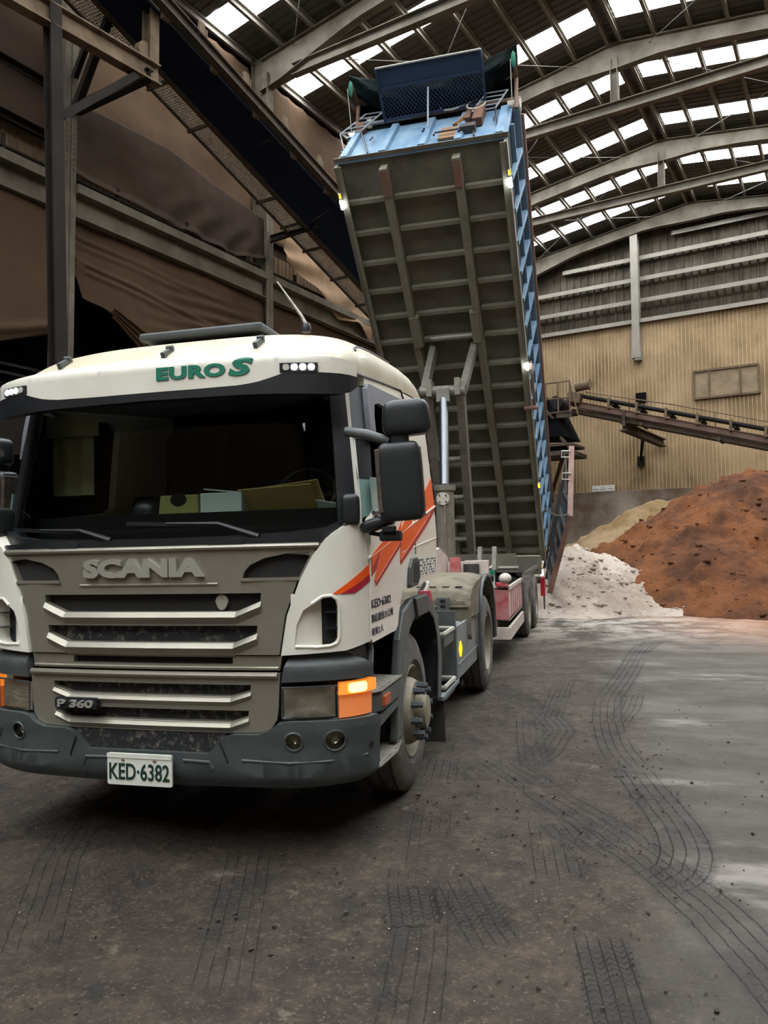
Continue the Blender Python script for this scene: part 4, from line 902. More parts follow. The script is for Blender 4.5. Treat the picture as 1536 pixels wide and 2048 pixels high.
# mirrors
def blob(c, d, ex=4.0, nu=36, nv=18, R=None, taper=0.0):
    def f(i, j):
        a = 2 * math.pi * i; b = math.pi * (j - .5); e = 2 / ex
        cx = lambda t: math.copysign(abs(math.cos(t)) ** e, math.cos(t)); sx = lambda t: math.copysign(abs(math.sin(t)) ** e, math.sin(t))
        p = Vector((cx(b) * cx(a) * d[0] / 2, cx(b) * sx(a) * d[1] / 2, sx(b) * d[2] / 2)); p.x *= 1 + taper * p.z / d[2]
        if R is not None: p = R @ p
        return Vector(c) + p
    return MB().grid(nu, nv, f, cu=True)
for sg in (1, -1):
    Rm = Matrix.Rotation(sg * math.radians(8), 3, 'Z') @ Matrix.Rotation(sg * math.radians(-3), 3, 'Y')
    xo = 1.385; yo = .22 if sg > 0 else .50
    mi = P('mirror', blob((sg * xo, yo, 1.985), (.232, .15, .415), 7, R=Rm), 'mirror', smooth=True)
    P('mirror_glass', MB().box((sg * xo, yo + .078, 1.985), (.2, .008, .37), Rm), 'rod', mi)
    P('mirror_edge', MB().box((sg * (xo - .108), yo - .03, 1.985), (.03, .11, .34), Rm), 'worn', mi, bev=.008)
    w_ = P('wide_mirror', blob((sg * (xo + .035), yo, 2.32), (.255, .15, .19), 4.5, R=Rm, taper=-.12), 'mirror', smooth=True)
    P('mirror_glass', MB().box((sg * (xo + .035), yo + .078, 2.32), (.2, .008, .14), Rm), 'rod', w_)
    P('mirror_stem', blob((sg * (xo - .005), yo, 2.21), (.10, .1, .12), 4, R=Rm), 'mirror', w_, smooth=True)
    P('mirror_arm', MB().tube([(sg * 1.09, .19, 2.265), (sg * 1.2, .19, 2.243), (sg * 1.33, .2, 2.2)], [.026, .028, .026], 12), 'mirrorarm', mi, smooth=True)
    P('mirror_foot', blob((sg * 1.235, .23, 1.765), (.17, .13, .07), 3, R=Matrix.Rotation(sg * math.radians(-18), 3, 'Y')), 'mirror', mi, smooth=True)
    P('mirror_foot_joint', blob((sg * 1.29, .22, 1.79), (.11, .1, .07), 3), 'mirror', mi, smooth=True)
    P('pillar_box', blob((sg * 1.105, .2, 1.845), (.10, .13, .17), 5, R=Matrix.Rotation(sg * .35, 3, 'Z')), 'mirror', smooth=True)
cm = P('side_camera', MB().box((1.315, .24, 1.70), (.11, .09, .055)), 'blackdull', bev=.012)
P('camera_hood', MB().box((1.315, .2, 1.735), (.07, .05, .03)).tube([(1.2, .22, 1.72), (1.27, .24, 1.705)], .012, 8), 'blackdull', cm, bev=.006)

# chassis
P('chassis_frame', MB().hbeam((.40, .5, .85), (.40, 5.9, .85), .08, .27, .012).hbeam((-.40, .5, .85), (-.40, 5.9, .85), .08, .27, .012).box((0, 5.85, .85), (.8, .1, .2)).box((0, 2.6, .85), (.8, .1, .2)), 'chassis')
P('engine', MB().box((0, 1.1, .85), (.75, 1.5, .75)).box((0, .5, .85), (1.5, .5, .55)), 'chassis')
for y in (1.42, 4.9): P('axle', MB().tube([(-1.0, y, .52), (1.0, y, .52)], .08, 12).lathe([(-.2, .0), (-.2, .16), (0, .24), (.2, .16), (.2, 0)], (0, y, .52), 'x', 20), 'chassis')
P('underside', MB().box((0, 1.2, 1.12), (2.2, 2.0, .05)), 'chassis')

def wheel(name, x_out, y, r, w, sg, kind, root):
    """kind: front (proud hub with nuts), rear (deep dish), trailer"""
    c = (x_out - sg * w / 2, y, r)
    pr = [(-w / 2 + .03, r * .57), (-w / 2, r * .66), (-w / 2 + .004, r * .84), (-w / 2 + .03, r * .96), (-w / 2 + .05, r)]
    for g in (-.085, 0, .085): pr += [(g - .008, r), (g - .008, r - .014), (g + .008, r - .014), (g + .008, r)]
    pr += [(w / 2 - .05, r), (w / 2 - .03, r * .96), (w / 2 - .004, r * .84), (w / 2, r * .66), (w / 2 - .03, r * .57)]
    wh = P(name, MB().lathe(pr, c, 'x', 64, sg), 'tyre', root, smooth=True, angle=30)
    R = r * .575
    if kind == 'front': rp = [(w / 2 - .02, R + .012), (w / 2 - .012, R), (w / 2 - .10, R - .02), (w / 2 - .14, R - .05), (w / 2 - .13, .235), (w / 2 - .03, .222), (w / 2 + .012, .20), (w / 2 + .02, .15), (w / 2 + .018, .115), (w / 2 + .09, .105), (w / 2 + .10, .06), (w / 2 + .10, 0)]
    else: rp = [(w / 2 - .02, R + .012), (w / 2 - .012, R), (w / 2 - .05, R - .02), (w / 2 - .19, R - .05), (w / 2 - .2, R - .08), (w / 2 - .19, .16), (w / 2 - .1, .13), (w / 2 - .06, .11), (w / 2 - .05, 0)]
    rm = P('rim', MB().lathe(rp, c, 'x', 40, sg), 'rim', wh, smooth=True, angle=35)
    P('rim_back', MB().lathe([(-w / 2 + .03, R + .01), (-w / 2 + .06, R - .05), (-w / 2 + .06, 0)], c, 'x', 24, sg), 'chassis', wh)
    n = 10
    for k in range(n):
        a = 2 * math.pi * (k + .3) / n; cc = Vector(c) + Vector((0, .168 * math.cos(a), .168 * math.sin(a))); b0 = w / 2 + .015 if kind == 'front' else w / 2 - .19
        le_ = .075 if kind == 'front' else .05
        nb = MB().lathe([(b0 - .01, .026), (b0 + le_ * .55, .024), (b0 + le_ * .6, .020), (b0 + le_, .019), (b0 + le_, 0)], cc, 'x', 6, sg)
        P('wheel_nut', nb, 'nut', rm)
    return wh
for sg in (1, -1):
    wheel('front_wheel', sg * 1.155, 1.42, .52, .30, sg, 'front', TR)
    wheel('rear_wheel', sg * 1.235, 4.92, .52, .27, sg, 'dish', TR)
    wheel('rear_wheel', sg * .92, 4.92, .52, .27, sg, 'dish', TR)

# wheel arches, steps, side panels
for sg in (1, -1):
    out = [(.80, .47), (.84, .80), (.92, 1.06), (1.05, 1.225), (1.31, 1.283), (1.62, 1.288), (1.93, 1.24), (2.15, 1.13), (2.29, .93), (2.33, .72), (2.25, .43)]
    inn = [(2.13, .45), (2.19, .76), (2.165, .93), (2.04, 1.08), (1.80, 1.175), (1.41, 1.165), (1.22, 1.09), (1.07, .96), (.96, .75), (.92, .47)]
    fe = P('front_mudguard', MB().sheet(out + inn, lambda y, z, d: Vector((sg * (1.185 - d), y, z)), th=.05), 'fender', bev=.012)
    def arch(i, j):
        n = len(inn) - 1; t = i * n; k_ = min(int(t), n - 1); a = inn[k_]; b = inn[k_ + 1]
        return Vector((sg * lerp(1.18, .62, j), lerp(a[0], b[0], t - k_), lerp(a[1], b[1], t - k_)))
    P('arch_liner', MB().grid(40, 3, arch), 'blackdull', fe, smooth=True)
    P('mudguard_cap', MB().sheet([(1.33, 1.285), (1.70, 1.285), (1.78, 1.265), (1.74, 1.155), (1.40, 1.155)], lambda y, z, d: Vector((sg * (1.205 - d), y, z)), th=.05), 'trimgrey', fe, bev=.008)
    P('front_mudguard_inner', MB().sheet([(.28, .74), (.30, 1.12), (.85, 1.13), (1.02, 1.2), (.93, 1.06), (.85, .80), (.83, .74)], lambda y, z, d: Vector((sg * (1.02 - d), y, z)), th=.03), 'fender', fe)
    P('mudguard_lip', MB().tube([(sg * 1.16, .30, .95), (sg * 1.16, .33, 1.08), (sg * 1.13, .4, 1.12)], .02, 8), 'fender', fe, smooth=True)
    mf = P('mud_flap', MB().box((sg * 1.06, 2.36, .25), (.26, .012, .36)), 'chassis')
    # entry steps in front of the wheel
    us = P('entry_step', MB().prism([(sg * 1.0, .28, .735), (sg * 1.13, .29, .735), (sg * 1.2, .42, .735), (sg * 1.2, .84, .735), (sg * 1.0, .84, .735)], [(sg * 1.0, .28, .835), (sg * 1.13, .29, .835), (sg * 1.2, .42, .835), (sg * 1.2, .84, .835), (sg * 1.0, .84, .835)]), 'fender', bev=.008)
    def tread(z, outl, par, nm='step_tread'):
        mbx = MB(); mbx.sheet(outl, lambda x, y, d: Vector((sg * x, y, z - d)), th=.012); t_ = P(nm, mbx, 'chassis', par)
        g = MB(); xs = [p[0] for p in outl]; ys = [p[1] for p in outl]; x0, x1, y0, y1 = min(xs), max(xs), min(ys), max(ys)
        def inside(px, py):
            c = False; n = len(outl)
            for i in range(n):
                (ax, ay), (bx, by) = outl[i], outl[(i + 1) % n]
                if (ay > py) != (by > py) and px < (bx - ax) * (py - ay) / (by - ay) + ax: c = not c
            return c
        stp = .036; r_ = 0; yy = y0
        while yy < y1:
            xx = x0 + (r_ % 2) * stp / 2
            while xx < x1:
                for d1, d2 in (((-.018, -.018), (0, 0)), ((.018, -.018), (0, 0))):
                    if inside(xx + d1[0], yy + d1[1]) and inside(xx, yy): g.bar((sg * (xx + d1[0]), yy + d1[1], z + .004), (sg * xx, yy, z + .004), .010, .014)
                xx += stp
            yy += stp / 2; r_ += 1
        P('tread_grip', g, 'stepw', t_); 
        o2 = [(sg * x, y, z + .004) for x, y in outl]; P('step_rim', MB().tube(o2 + [o2[0]], .009, 6), 'step', t_)
    tread(.848, [(1.0, .27), (1.13, .285), (1.195, .40), (1.2, .86), (1.0, .86)], us)
    P('step_skirt', MB().sheet([(.28, .655), (.84, .69), (.84, .725), (.28, .715)], lambda y, z, d: Vector((sg * (1.195 - d), y, z)), th=.04), 'fender', us)
    P('side_marker', MB().box((sg * 1.205, .48, .79), (.02, .13, .055)), 'amberoff', us, bev=.004)
    ls = P('lower_step', MB().box((sg * 1.0, .6, .40), (.1, .6, .04)), 'chassis')
    tread(.435, [(.98, .27), (1.1, .28), (1.18, .40), (1.2, .70), (1.17, .93), (.98, .95)], ls)
    P('step_back', MB().sheet([(.3, .42), (.85, .42), (.85, .74), (.3, .72)], lambda y, z, d: Vector((sg * (.97 - d), y, z)), th=.02), 'blackdull', ls)
    # recess with two rear steps, then the side skirt
    bx_ = P('step_box', MB().box((sg * .98, 3.06, .73), (.4, .03, .62)).box((sg * .8, 2.7, .73), (.03, .7, .62)), 'fender')
    for z in (.9, .47):
        P('rear_step', MB().tube([(sg * .84, 2.50, z), (sg * 1.17, 2.50, z), (sg * 1.17, 2.98, z - .005), (sg * .84, 2.98, z)], .02, 6).bar((sg * 1.0, 2.5, z - .01), (sg * 1.0, 2.98, z - .01), .03, .02), 'stepw', bx_)
        P('step_apron', MB().box((sg * 1.16, 2.74, z - .07), (.03, .46, .07)), 'fender', bx_)
    P('sill', MB().bar((sg * 1.17, 2.3, .42), (sg * 1.17, 3.1, .42), .05, .03), 'skirt')
    sk = P('side_skirt', MB().sheet([(3.08, .905), (4.42, .89), (4.38, .56), (4.30, .42), (3.05, .43)], lambda y, z, d: Vector((sg * (1.19 - d), y, z)), th=.03), 'skirt', bev=.008)
    P('skirt_crease', MB().bar((sg * 1.193, 3.07, .56), (sg * 1.193, 4.36, .56), .008, .02), 'skirt', sk)
    P('side_reflector', MB().sheet([(3.14, .685), (3.21, .755), (3.28, .685), (3.21, .615)], lambda y, z, d: Vector((sg * (1.2 - d), y, z)), th=.012), 'lampyel', sk)  # reflector given its own glow by the yellow lamp emission
    # rear mudguard: flat front face, cover curving over the wheel, outer lip
    prof = [(3.70, .72), (3.69, 1.08), (3.74, 1.17), (3.86, 1.235), (4.1, 1.28), (4.5, 1.305), (4.9, 1.30), (5.25, 1.22), (5.5, 1.02), (5.6, .76), (5.62, .50)]
    def guardp(i, j):
        n = len(prof) - 1; t = i * n; k_ = min(int(t), n - 1); a, b = prof[k_], prof[k_ + 1]; x = lerp(.34, 1.225, j)
        return Vector((sg * x, lerp(a[0], b[0], t - k_), lerp(a[1], b[1], t - k_) - .05 * max(0, j - .82) / .18 * (1 if 1 < t < 8 else .3)))
    g_ = P('rear_mudguard', MB().grid(61, 14, guardp), 'guard', smooth=True); g_.modifiers.new('solid', 'SOLIDIFY').thickness = .02
    lipp = [(4.345, .42), (4.34, .95), (4.40, 1.12), (4.55, 1.22), (4.85, 1.275), (5.15, 1.235), (5.4, 1.09), (5.55, .86), (5.6, .5)]
    P('mudguard_lip', MB().tube([(sg * 1.235, a, b) for a, b in lipp], .022, 8), 'fender', g_, smooth=True)
    P('mudguard_side', MB().sheet([(3.72, 1.10), (3.72, .92), (4.33, .9), (4.34, .46), (4.37, .46), (4.37, .95), (4.43, 1.10), (4.57, 1.19), (4.85, 1.24), (5.15, 1.20), (5.38, 1.06), (5.52, .84), (5.6, .84), (5.4, 1.11), (5.15, 1.25), (4.85, 1.285), (4.3, 1.25), (3.9, 1.2)], lambda y, z, d: Vector((sg * (1.222 - d), y, z)), th=.015), 'guard', g_)
    for k_ in range(6): P('guard_slot', MB().box((sg * (.45 + .13 * k_), 3.80, 1.205), (.07, .012, .012)), 'blackdull', g_)
    P('guard_rib', MB().tube([(sg * .36, 3.685, 1.02), (sg * 1.2, 3.685, 1.02)], .012, 6), 'guard', g_)
    P('pipe', MB().tube([(sg * .4, 3.5, .86), (sg * 1.15, 3.5, .86)], .045, 12), 'tank', smooth=True)
    P('battery_box', MB().box((sg * .6, 3.1, .95), (.5, .6, .3)), 'chassis', bev=.02)
    la = P('guard_latch', MB().box((sg * .96, 3.675, 1.0), (.13, .02, .22)), 'tank')
    for k_ in range(4): P('latch_slot', MB().box((sg * .96, 3.662, .93 + k_ * .05), (.05, .008, .02)), 'blackdull', la)
    P('latch_post', MB().bar((sg * .96, 3.66, .9), (sg * .96, 3.66, .68), .04, .03), 'chassis', la)
    P('air_tank', MB().tube([(sg * .95, 2.45, .98), (sg * .95, 2.95, .98)], .10, 20), 'tank', smooth=True)
    for y in (2.55, 2.68, 2.81): P('tank_strap', MB().lathe([(-.01, .107), (.01, .107)], (sg * .95, y, .98), 'y', 20), 'step')
P('coupling', MB().lathe([(-.09, 0), (-.09, .05), (0, .065), (.09, .05), (.09, 0)], (1.0, 2.62, 1.16), 'z', 16), 'redhose', smooth=True)
P('hose', MB().tube([(1.0, 2.62, 1.22), (1.02, 2.68, 1.30), (.98, 2.8, 1.32), (.9, 2.95, 1.24), (.85, 3.1, 1.2)], .018, 8), 'stepw', smooth=True)
P('fifth_wheel', MB().box((0, 4.7, 1.08), (.9, .8, .12)), 'chassis')

# things lying on the dashboard
def dash(name, label, cat, mb, m, base, bev=0): o = build(name, mb, m, loc=base, bev=bev); tag(o, label, cat, 'things lying on the dashboard'); return o
DZ = 1.812
ti = thing('tissue_box', 'olive green tissue box with an oval opening on the dashboard', 'box', (-.045, .50, DZ), 'things lying on the dashboard')
build('box_body', MB().box((-.045, .50, DZ + .085), (.28, .14, .17), None, .9), 'tissue', ti, bev=.01)
build('opening', MB().lathe([(0, 0), (.002, .05), (.003, .06), (.004, .0)], (-.045, .433, DZ + .125), 'y', 20), 'cabdark', ti)
tj = thing('tissue_box', 'white and teal tissue box between the green box and the envelopes', 'box', (.22, .52, DZ), 'things lying on the dashboard')
build('box_body', MB().box((.225, .52, DZ + .095), (.27, .14, .16)), 'tissue2', tj, bev=.006); build('box_base', MB().box((.225, .52, DZ + .024), (.275, .145, .046)), 'teal', tj)
build('box_flap', MB().box((.235, .5, DZ + .185), (.24, .10, .008), Matrix.Rotation(.12, 3, 'Y')), 'tissue2', tj)
Rq = Matrix.Rotation(math.radians(-52), 3, 'X')
for i, (x, y, z, rz, lab) in enumerate(((.565, .53, .10, -.04, 'front manila envelope with printed label leaning on the dashboard'), (.60, .56, .112, -.10, 'manila envelope tucked behind the front envelope on the dashboard'))):
    R2 = Matrix.Rotation(rz, 3, 'Y') @ Rq; o = thing('envelope', lab, 'envelope', (x, y, DZ), 'things lying on the dashboard')
    build('sleeve', MB().box((x, y, DZ + z), (.46, .24, .012), R2), 'manila', o)
    if i == 0:
        for dx, dz_, w_, h_ in ((-.12, .02, .05, .07), (.1, -.08, .14, .02), (.12, .10, .12, .015)):
            build('envelope_label', MB().box(Vector((x, y, DZ + z)) + R2 @ Vector((dx, dz_, .008)), (w_, h_, .002), R2), 'paper', o)
dash('paper_sheet', 'pale green paper sheet right of the manila envelopes', 'paper', MB().box((.82, .58, DZ + .05), (.17, .15, .004), Matrix.Rotation(math.radians(-50), 3, 'X') @ Matrix.Rotation(.25, 3, 'Z')), 'paper', (.82, .58, DZ))
dash('work_gloves', 'dark bundle of gloves left of the green tissue box', 'gloves', blob((-.30, .5, DZ + .075), (.17, .13, .15), 2.4), 'black', (-.30, .5, DZ))

# ------------------------------------------------------------------ inclined conveyor gallery along the left wall
def line_(x, z14, sl): return lambda y: (x, y, z14 + sl * (y - 14.68))
WL = line_(-11.79, 9.70, -.315); WRt = line_(-11.28, 9.69, -.312); PLt = line_(-11.17, 9.66, -.305); PR = line_(-10.24, 9.93, -.25); RR = line_(-10.08, 10.02, -.245)
Y0, Y1 = 5.5, 21.0
CG = thing('inclined_conveyor', 'long inclined belt conveyor with navy underside along the left wall', 'conveyor', W(-11, 21, 7.6))
def C_(nm, mb, m, par=CG, **k): return build(nm, mb, m, par, **k)
def wl(f, y, dx=0, dz=0): x, yy, z = f(y); return W(x + dx, yy, z + dz)
nseg = 12
mb = MB(); mb.grid(nseg, 2, lambda i, j: (wl(PLt, lerp(Y0, Y1, i)) if j < .5 else wl(PR, lerp(Y0, Y1, i)))); pn = C_('pan', mb, 'pan'); pn.modifiers.new('solid', 'SOLIDIFY').thickness = .05
for y in (7.5, 9.9, 12.3, 14.6, 16.9, 19.2): C_('pan_joint', MB().bar(wl(PLt, y, 0, -.03), wl(PR, y, 0, -.03), .06, .02), 'convdark', pn)
C_('pan_edge', MB().tube([wl(PR, Y0, -.02, -.02), wl(PR, Y1, -.02, -.02)], .015, 6), 'convdark', pn)
C_('side_rail', MB().hbeam(wl(RR, Y0), wl(RR, Y1), .16, .24, .03, BUP), 'convdark')
C_('side_rail', MB().hbeam(wl(PLt, Y0, -.02, .05), wl(PLt, Y1, -.02, .05), .10, .2, .03, BUP), 'convdark')
C_('belt', MB().prism([wl(PLt, Y0, .1, .3), wl(RR, Y0, -.1, .3), wl(RR, Y0, -.1, .33), wl(PLt, Y0, .1, .33)], [wl(PLt, Y1, .1, .3), wl(RR, Y1, -.1, .3), wl(RR, Y1, -.1, .33), wl(PLt, Y1, .1, .33)]), 'belt')
y = 6.3
while y < 20.5:
    b = C_('idler_bracket', MB().bar(wl(RR, y, .04, .1), wl(RR, y, .04, .34), .05, .14, BY).bar(wl(RR, y + .12, .04, .1), wl(RR, y + .12, .04, .30), .03, .05, BY), 'convtan')
    C_('return_bracket', MB().bar(wl(RR, y + .5, -.12, -.16), wl(RR, y + .5, -.12, -.02), .08, .16, BY), 'convtan', b)
    y += 1.22
# perforated walkway
wk = C_('walkway_frame', MB().bar(wl(WL, Y0), wl(WL, Y1), .07, .13, BUP).bar(wl(WRt, Y0), wl(WRt, Y1), .07, .12, BUP), 'convdark')
gm = MB(); n_ = int((Y1 - Y0) / .055)
for i in range(n_):
    y = Y0 + i * .055; a = .0 if i % 2 == 0 else .5
    p0, p1 = WL(y), WRt(y)
    gm.bar(W(p0[0] + .03, y, p0[2] - .01), W(p1[0] - .03, y, p1[2] - .01), .012, .03, BUP)
for k_ in range(9):
    t = (k_ + .5) / 9
    q = lambda y: W(lerp(WL(y)[0], WRt(y)[0], t), y, lerp(WL(y)[2], WRt(y)[2], t) - .012)
    gm.bar(q(Y0), q(Y1), .018, .012, BUP)
C_('walkway_grating', gm, 'gratem', wk)
for y in (8.0, 10.3, 11.4, 13.6, 14.5, 15.4, 16.6, 17.8, 19.0): C_('walkway_bearer', MB().bar(wl(WL, y, -.08, -.06), wl(WRt, y, .05, -.06), .05, .06, BUP), 'convdark', wk)
C_('wall_bracket', MB().hbeam(W(-12.38, 14.72, 9.62), W(-10.9, 14.72, 9.66), .1, .16, .015, BUP), 'steeldark')
hr = C_('handrail', MB().tube([wl(WL, Y0, -.04, 1.0), wl(WL, Y1, -.04, 1.0)], .02, 6), 'convdark')
y = 6.0
while y < 20.9: C_('handrail_post', MB().tube([wl(WL, y, -.04, 0), wl(WL, y, -.04, 1.0)], .018, 6), 'convdark', hr); y += 1.5
# trestle that carries the upper end
TS = thing('conveyor_trestle', 'dark steel post with side beam and brace carrying the inclined conveyor', 'support', W(-10.4, 7.6, 0))
build('post', MB().hbeam(W(-10.4, 7.05, 12.4), W(-10.4, 7.52, -.4), .2, .2, .03, BX), 'steeldark', TS)
build('side_beam', MB().hbeam(W(-10.4, 4.6, 9.86), W(-10.4, 9.25, 10.22), .2, .36, .03, BUP), 'convtan', TS)
build('hanger', MB().hbeam(W(-10.4, 9.08, 10.35), W(-10.4, 9.08, 13.6), .2, .22, .025, BX), 'convtan', TS)
build('gusset', MB().tube([W(-10.46, 8.94, 10.5), W(-10.34, 8.94, 10.5)], .17, 20), 'convtan', TS)
build('brace', MB().hbeam(W(-10.4, 7.3, 8.52), W(-10.4, 8.75, 9.98), .12, .14, .03, BX), 'steeldark', TS)
build('cross_beam', MB().hbeam(W(-12.3, 9.0, 10.1), W(-10.3, 9.0, 10.1), .14, .2, .02, BUP), 'steeldark', TS)
build('knee_brace', MB().hbeam(W(-12.32, 8.95, 10.0), W(-11.3, 8.95, 11.6), .12, .14, .02, BY).hbeam(W(-12.32, 8.95, 10.7), W(-11.6, 8.95, 11.8), .1, .1, .02, BY), 'steeldark', TS)

# ------------------------------------------------------------------ conveyor in front of the end wall
YC = 29.0
CZ = lambda x: 5.545 + (-2.535 - x) * .294
CR = thing('wall_conveyor', 'dusty belt conveyor sloping down to the right before the tan end wall', 'conveyor', W(-5, YC, 5.0))
def D_(nm, mb, m, par=CR, **k): return build(nm, mb, m, par, **k)
xa, xb = -9.2, 3.0
D_('stringer', MB().hbeam(W(xa, YC - .45, CZ(xa) - .12), W(xb, YC - .45, CZ(xb) - .12), .1, .22, .025, BUP), 'convred')
D_('stringer', MB().hbeam(W(xa, YC + .45, CZ(xa) - .12), W(xb, YC + .45, CZ(xb) - .12), .1, .22, .025, BUP), 'convred')
D_('return_belt', MB().bar(W(xa, YC, CZ(xa) - .38), W(xb, YC, CZ(xb) - .38), .7, .12, BUP), 'convdark')
D_('belt', MB().bar(W(xa + .3, YC - .2, CZ(xa + .3) + .24), W(xb, YC - .2, CZ(xb) + .24), .8, .05, BUP), 'belt')
D_('belt_edge', MB().bar(W(xa + .3, YC - .55, CZ(xa + .3) + .24), W(xb, YC - .55, CZ(xb) + .24), .06, .09, BUP), 'belt')
for x in (-7.744, -6.743, -5.729, -4.686, -3.62, -2.55, -1.5, -.4, .7):
    i_ = D_('idler_frame', MB().bar(W(x, YC - .55, CZ(x) - .06), W(x + .03, YC - .55, CZ(x) + .33), .12, .09, BX), 'convtan')
    D_('idler', MB().tube([W(x + .12, YC - .5, CZ(x) + .09), W(x + .12, YC + .4, CZ(x) + .09)], .08, 10), 'belt', i_)
for x in (-6.6, -4.0, -1.2): D_('return_idler', MB().tube([W(x, YC - .55, CZ(x) - .42), W(x, YC + .4, CZ(x) - .42)], .07, 10), 'convdark')
D_('pull_cord', MB().tube([W(-8.6, YC - .5, 7.72), W(-5.5, YC - .5, 6.92), W(-2.5, YC - .5, 6.02), W(0, YC - .5, 5.25)], .02, 6), 'convtan')
for x in (-7.0, -4.1, -1.2): D_('cord_post', MB().bar(W(x, YC - .5, CZ(x)), W(x, YC - .5, CZ(x) + .45), .03, .03), 'convtan')
D_('hanger_bracket', MB().hbeam(W(-7.25, YC - .5, 6.3), W(-6.5, YC + 2.7, 6.0), .25, .32, .04, BUP).bar(W(-7.2, YC - .45, 6.3), W(-7.2, YC - .45, 6.9), .2, .1, BX), 'convdark')
D_('strut', MB().bar(W(-7.0, YC + 1.5, 6.1), W(-7.38, YE - .15, 5.4), .1, .1), 'steeldark')
D_('wall_plate', MB().box(W(-7.38, YE - .12, 5.34), (.26, .16, .4), RB), 'steeldark')
pf = D_('head_platform', MB().box(W(-9.75, YC - .5, 6.98), (1.4, 1.0, .08), RB).bar(W(-10.6, YC - .9, 7.8), W(-9.7, YC - .9, 6.75), .08, .3, BY).box(W(-9.3, YC - .95, 6.88), (.6, .05, .24), RB), 'convdark')
rl = MB()
for z in (7.5, 8.12): rl.tube([W(-10.45, YC - 1.0, z), W(-9.05, YC - 1.0, z)], .03, 6)
for x in (-10.45, -9.98, -9.5, -9.05): rl.tube([W(x, YC - 1.0, 6.95), W(x, YC - 1.0, 8.12)], .03, 6)
rl.tube([W(-9.05, YC - 1.0, 8.12), W(-8.75, YC - 1.0, 6.8)], .03, 6)
D_('platform_rail', rl, 'convtan', pf)
D_('drive_motor', MB().tube([W(-8.95, YC - .6, 7.92), W(-8.4, YC - .6, 7.98)], .17, 16).tube([W(-8.45, YC - .6, 7.98), W(-8.38, YC - .6, 7.98)], .21, 16), 'convtan', smooth=True)
D_('drive_pulley', MB().tube([W(-9.7, YC - .7, 7.42), W(-9.7, YC + .4, 7.42)], .26, 20), 'belt', smooth=True)
D_('gearbox', MB().box(W(-9.0, YC - .55, 7.55), (.5, .4, .4), RB @ Matrix.Rotation(.3, 3, 'Y')), 'convtan', bev=.03)
ch = D_('chute', MB().prism([W(-11.8, YC - .9, 7.6), W(-9.95, YC - .9, 7.6), W(-9.95, YC + .9, 7.6), W(-11.8, YC + .9, 7.6)], [W(-11.8, YC - .9, 6.2), W(-9.25, YC - .9, 6.05), W(-9.25, YC + .9, 6.05), W(-11.8, YC + .9, 6.2)]), 'void')
D_('chute_shelf', MB().box(W(-10.3, YC - .4, 5.72), (2.7, 1.6, .1), RB).box(W(-10.3, YC - .4, 5.4), (2.8, 1.8, .16), RB).bar(W(-9.4, YC - 1.1, 6.0), W(-9.0, YC - 1.1, 5.5), .1, .1).bar(W(-10.6, YC - 1.1, 6.1), W(-10.3, YC - 1.1, 5.5), .1, .1), 'convdark', ch)
D_('chute_brace', MB().bar(W(-9.7, YC, 5.35), W(-11.2, YE - .2, 3.9), .12, .12).bar(W(-11.4, YC, 5.4), W(-11.4, YC, 0), .25, .25), 'convdark')
# three small notices on the wall base
SX = [-9.366, -9.06, -8.75]
for i, lab in enumerate(('white notice board at the left of the row of three on the wall', 'white notice board in the middle of the row of three on the wall', 'white notice board at the right of the row of three on the wall')):
    x = SX[i]; zc = 4.33
    o = thing('notice_board', lab, 'sign', W(x + .15, YE - .15, zc - .12), 'small notices on the end wall')
    build('board', MB().box(W(x + .15, YE - .15, zc), (.30, .015, .24), RB), 'sign', o)
    t = MB()
    for k_ in range(5): t.box(W(x + .06 + k_ * .045, YE - .165, zc - .04), (.03, .004, .035), RB)
    if i: 
        for k_ in range(3): t.box(W(x + .09 + k_ * .05, YE - .165, zc + .05), (.025, .004, .03), RB)
    build('notice_lettering', t, 'signink', o)

# ------------------------------------------------------------------ heaps
def heap_mat(nm, c1, c2, c3, s=1.6, b=.8):
    m = bpy.data.materials.new(nm); m.use_nodes = True; nt = m.node_tree; N = nt.nodes; L = nt.links; bs = N['Principled BSDF']
    tc = N.new('ShaderNodeTexCoord')
    def noi(sc, d=8, r=.62):
        n = N.new('ShaderNodeTexNoise'); n.inputs['Scale'].default_value = sc; n.inputs['Detail'].default_value = d; n.inputs['Roughness'].default_value = r; L.new(tc.outputs['Object'], n.inputs['Vector']); return n.outputs[0]
    def ramp(x, a, c):
        n = N.new('ShaderNodeMapRange'); n.interpolation_type = 'SMOOTHSTEP'; L.new(x, n.inputs[0]); n.inputs[1].default_value = a; n.inputs[2].default_value = c; return n.outputs[0]
    def mix(f, a, c):
        n = N.new('ShaderNodeMix'); n.data_type = 'RGBA'; L.new(f, n.inputs[0])
        for i, q in ((6, a), (7, c)):
            if isinstance(q, str): n.inputs[i].default_value = (*lin(q), 1)
            else: L.new(q, n.inputs[i])
        return n.outputs[2]
    c = mix(ramp(noi(s * .45), .4, .62), c1, c2); c = mix(ramp(noi(s * 4, 10, .7), .52, .72), c, c3)
    L.new(c, bs.inputs['Base Color']); bs.inputs['Roughness'].default_value = .95; bs.inputs['Specular IOR Level'].default_value = .15
    bp = N.new('ShaderNodeBump'); bp.inputs['Strength'].default_value = b; bp.inputs['Distance'].default_value = .07; L.new(noi(11, 9, .74), bp.inputs['Height']); L.new(bp.outputs[0], bs.inputs['Normal'])
    return m
MT['hwhite'] = heap_mat('white_powder', 'b9ad9f', '9d8f80', '74665a')
MT['horange'] = heap_mat('orange_powder', '7a4d2e', '523626', '3a2920', 2.0, 1.0)
MT['htan'] = heap_mat('tan_powder', '75603f', '8a755a', '524232', 1.4)
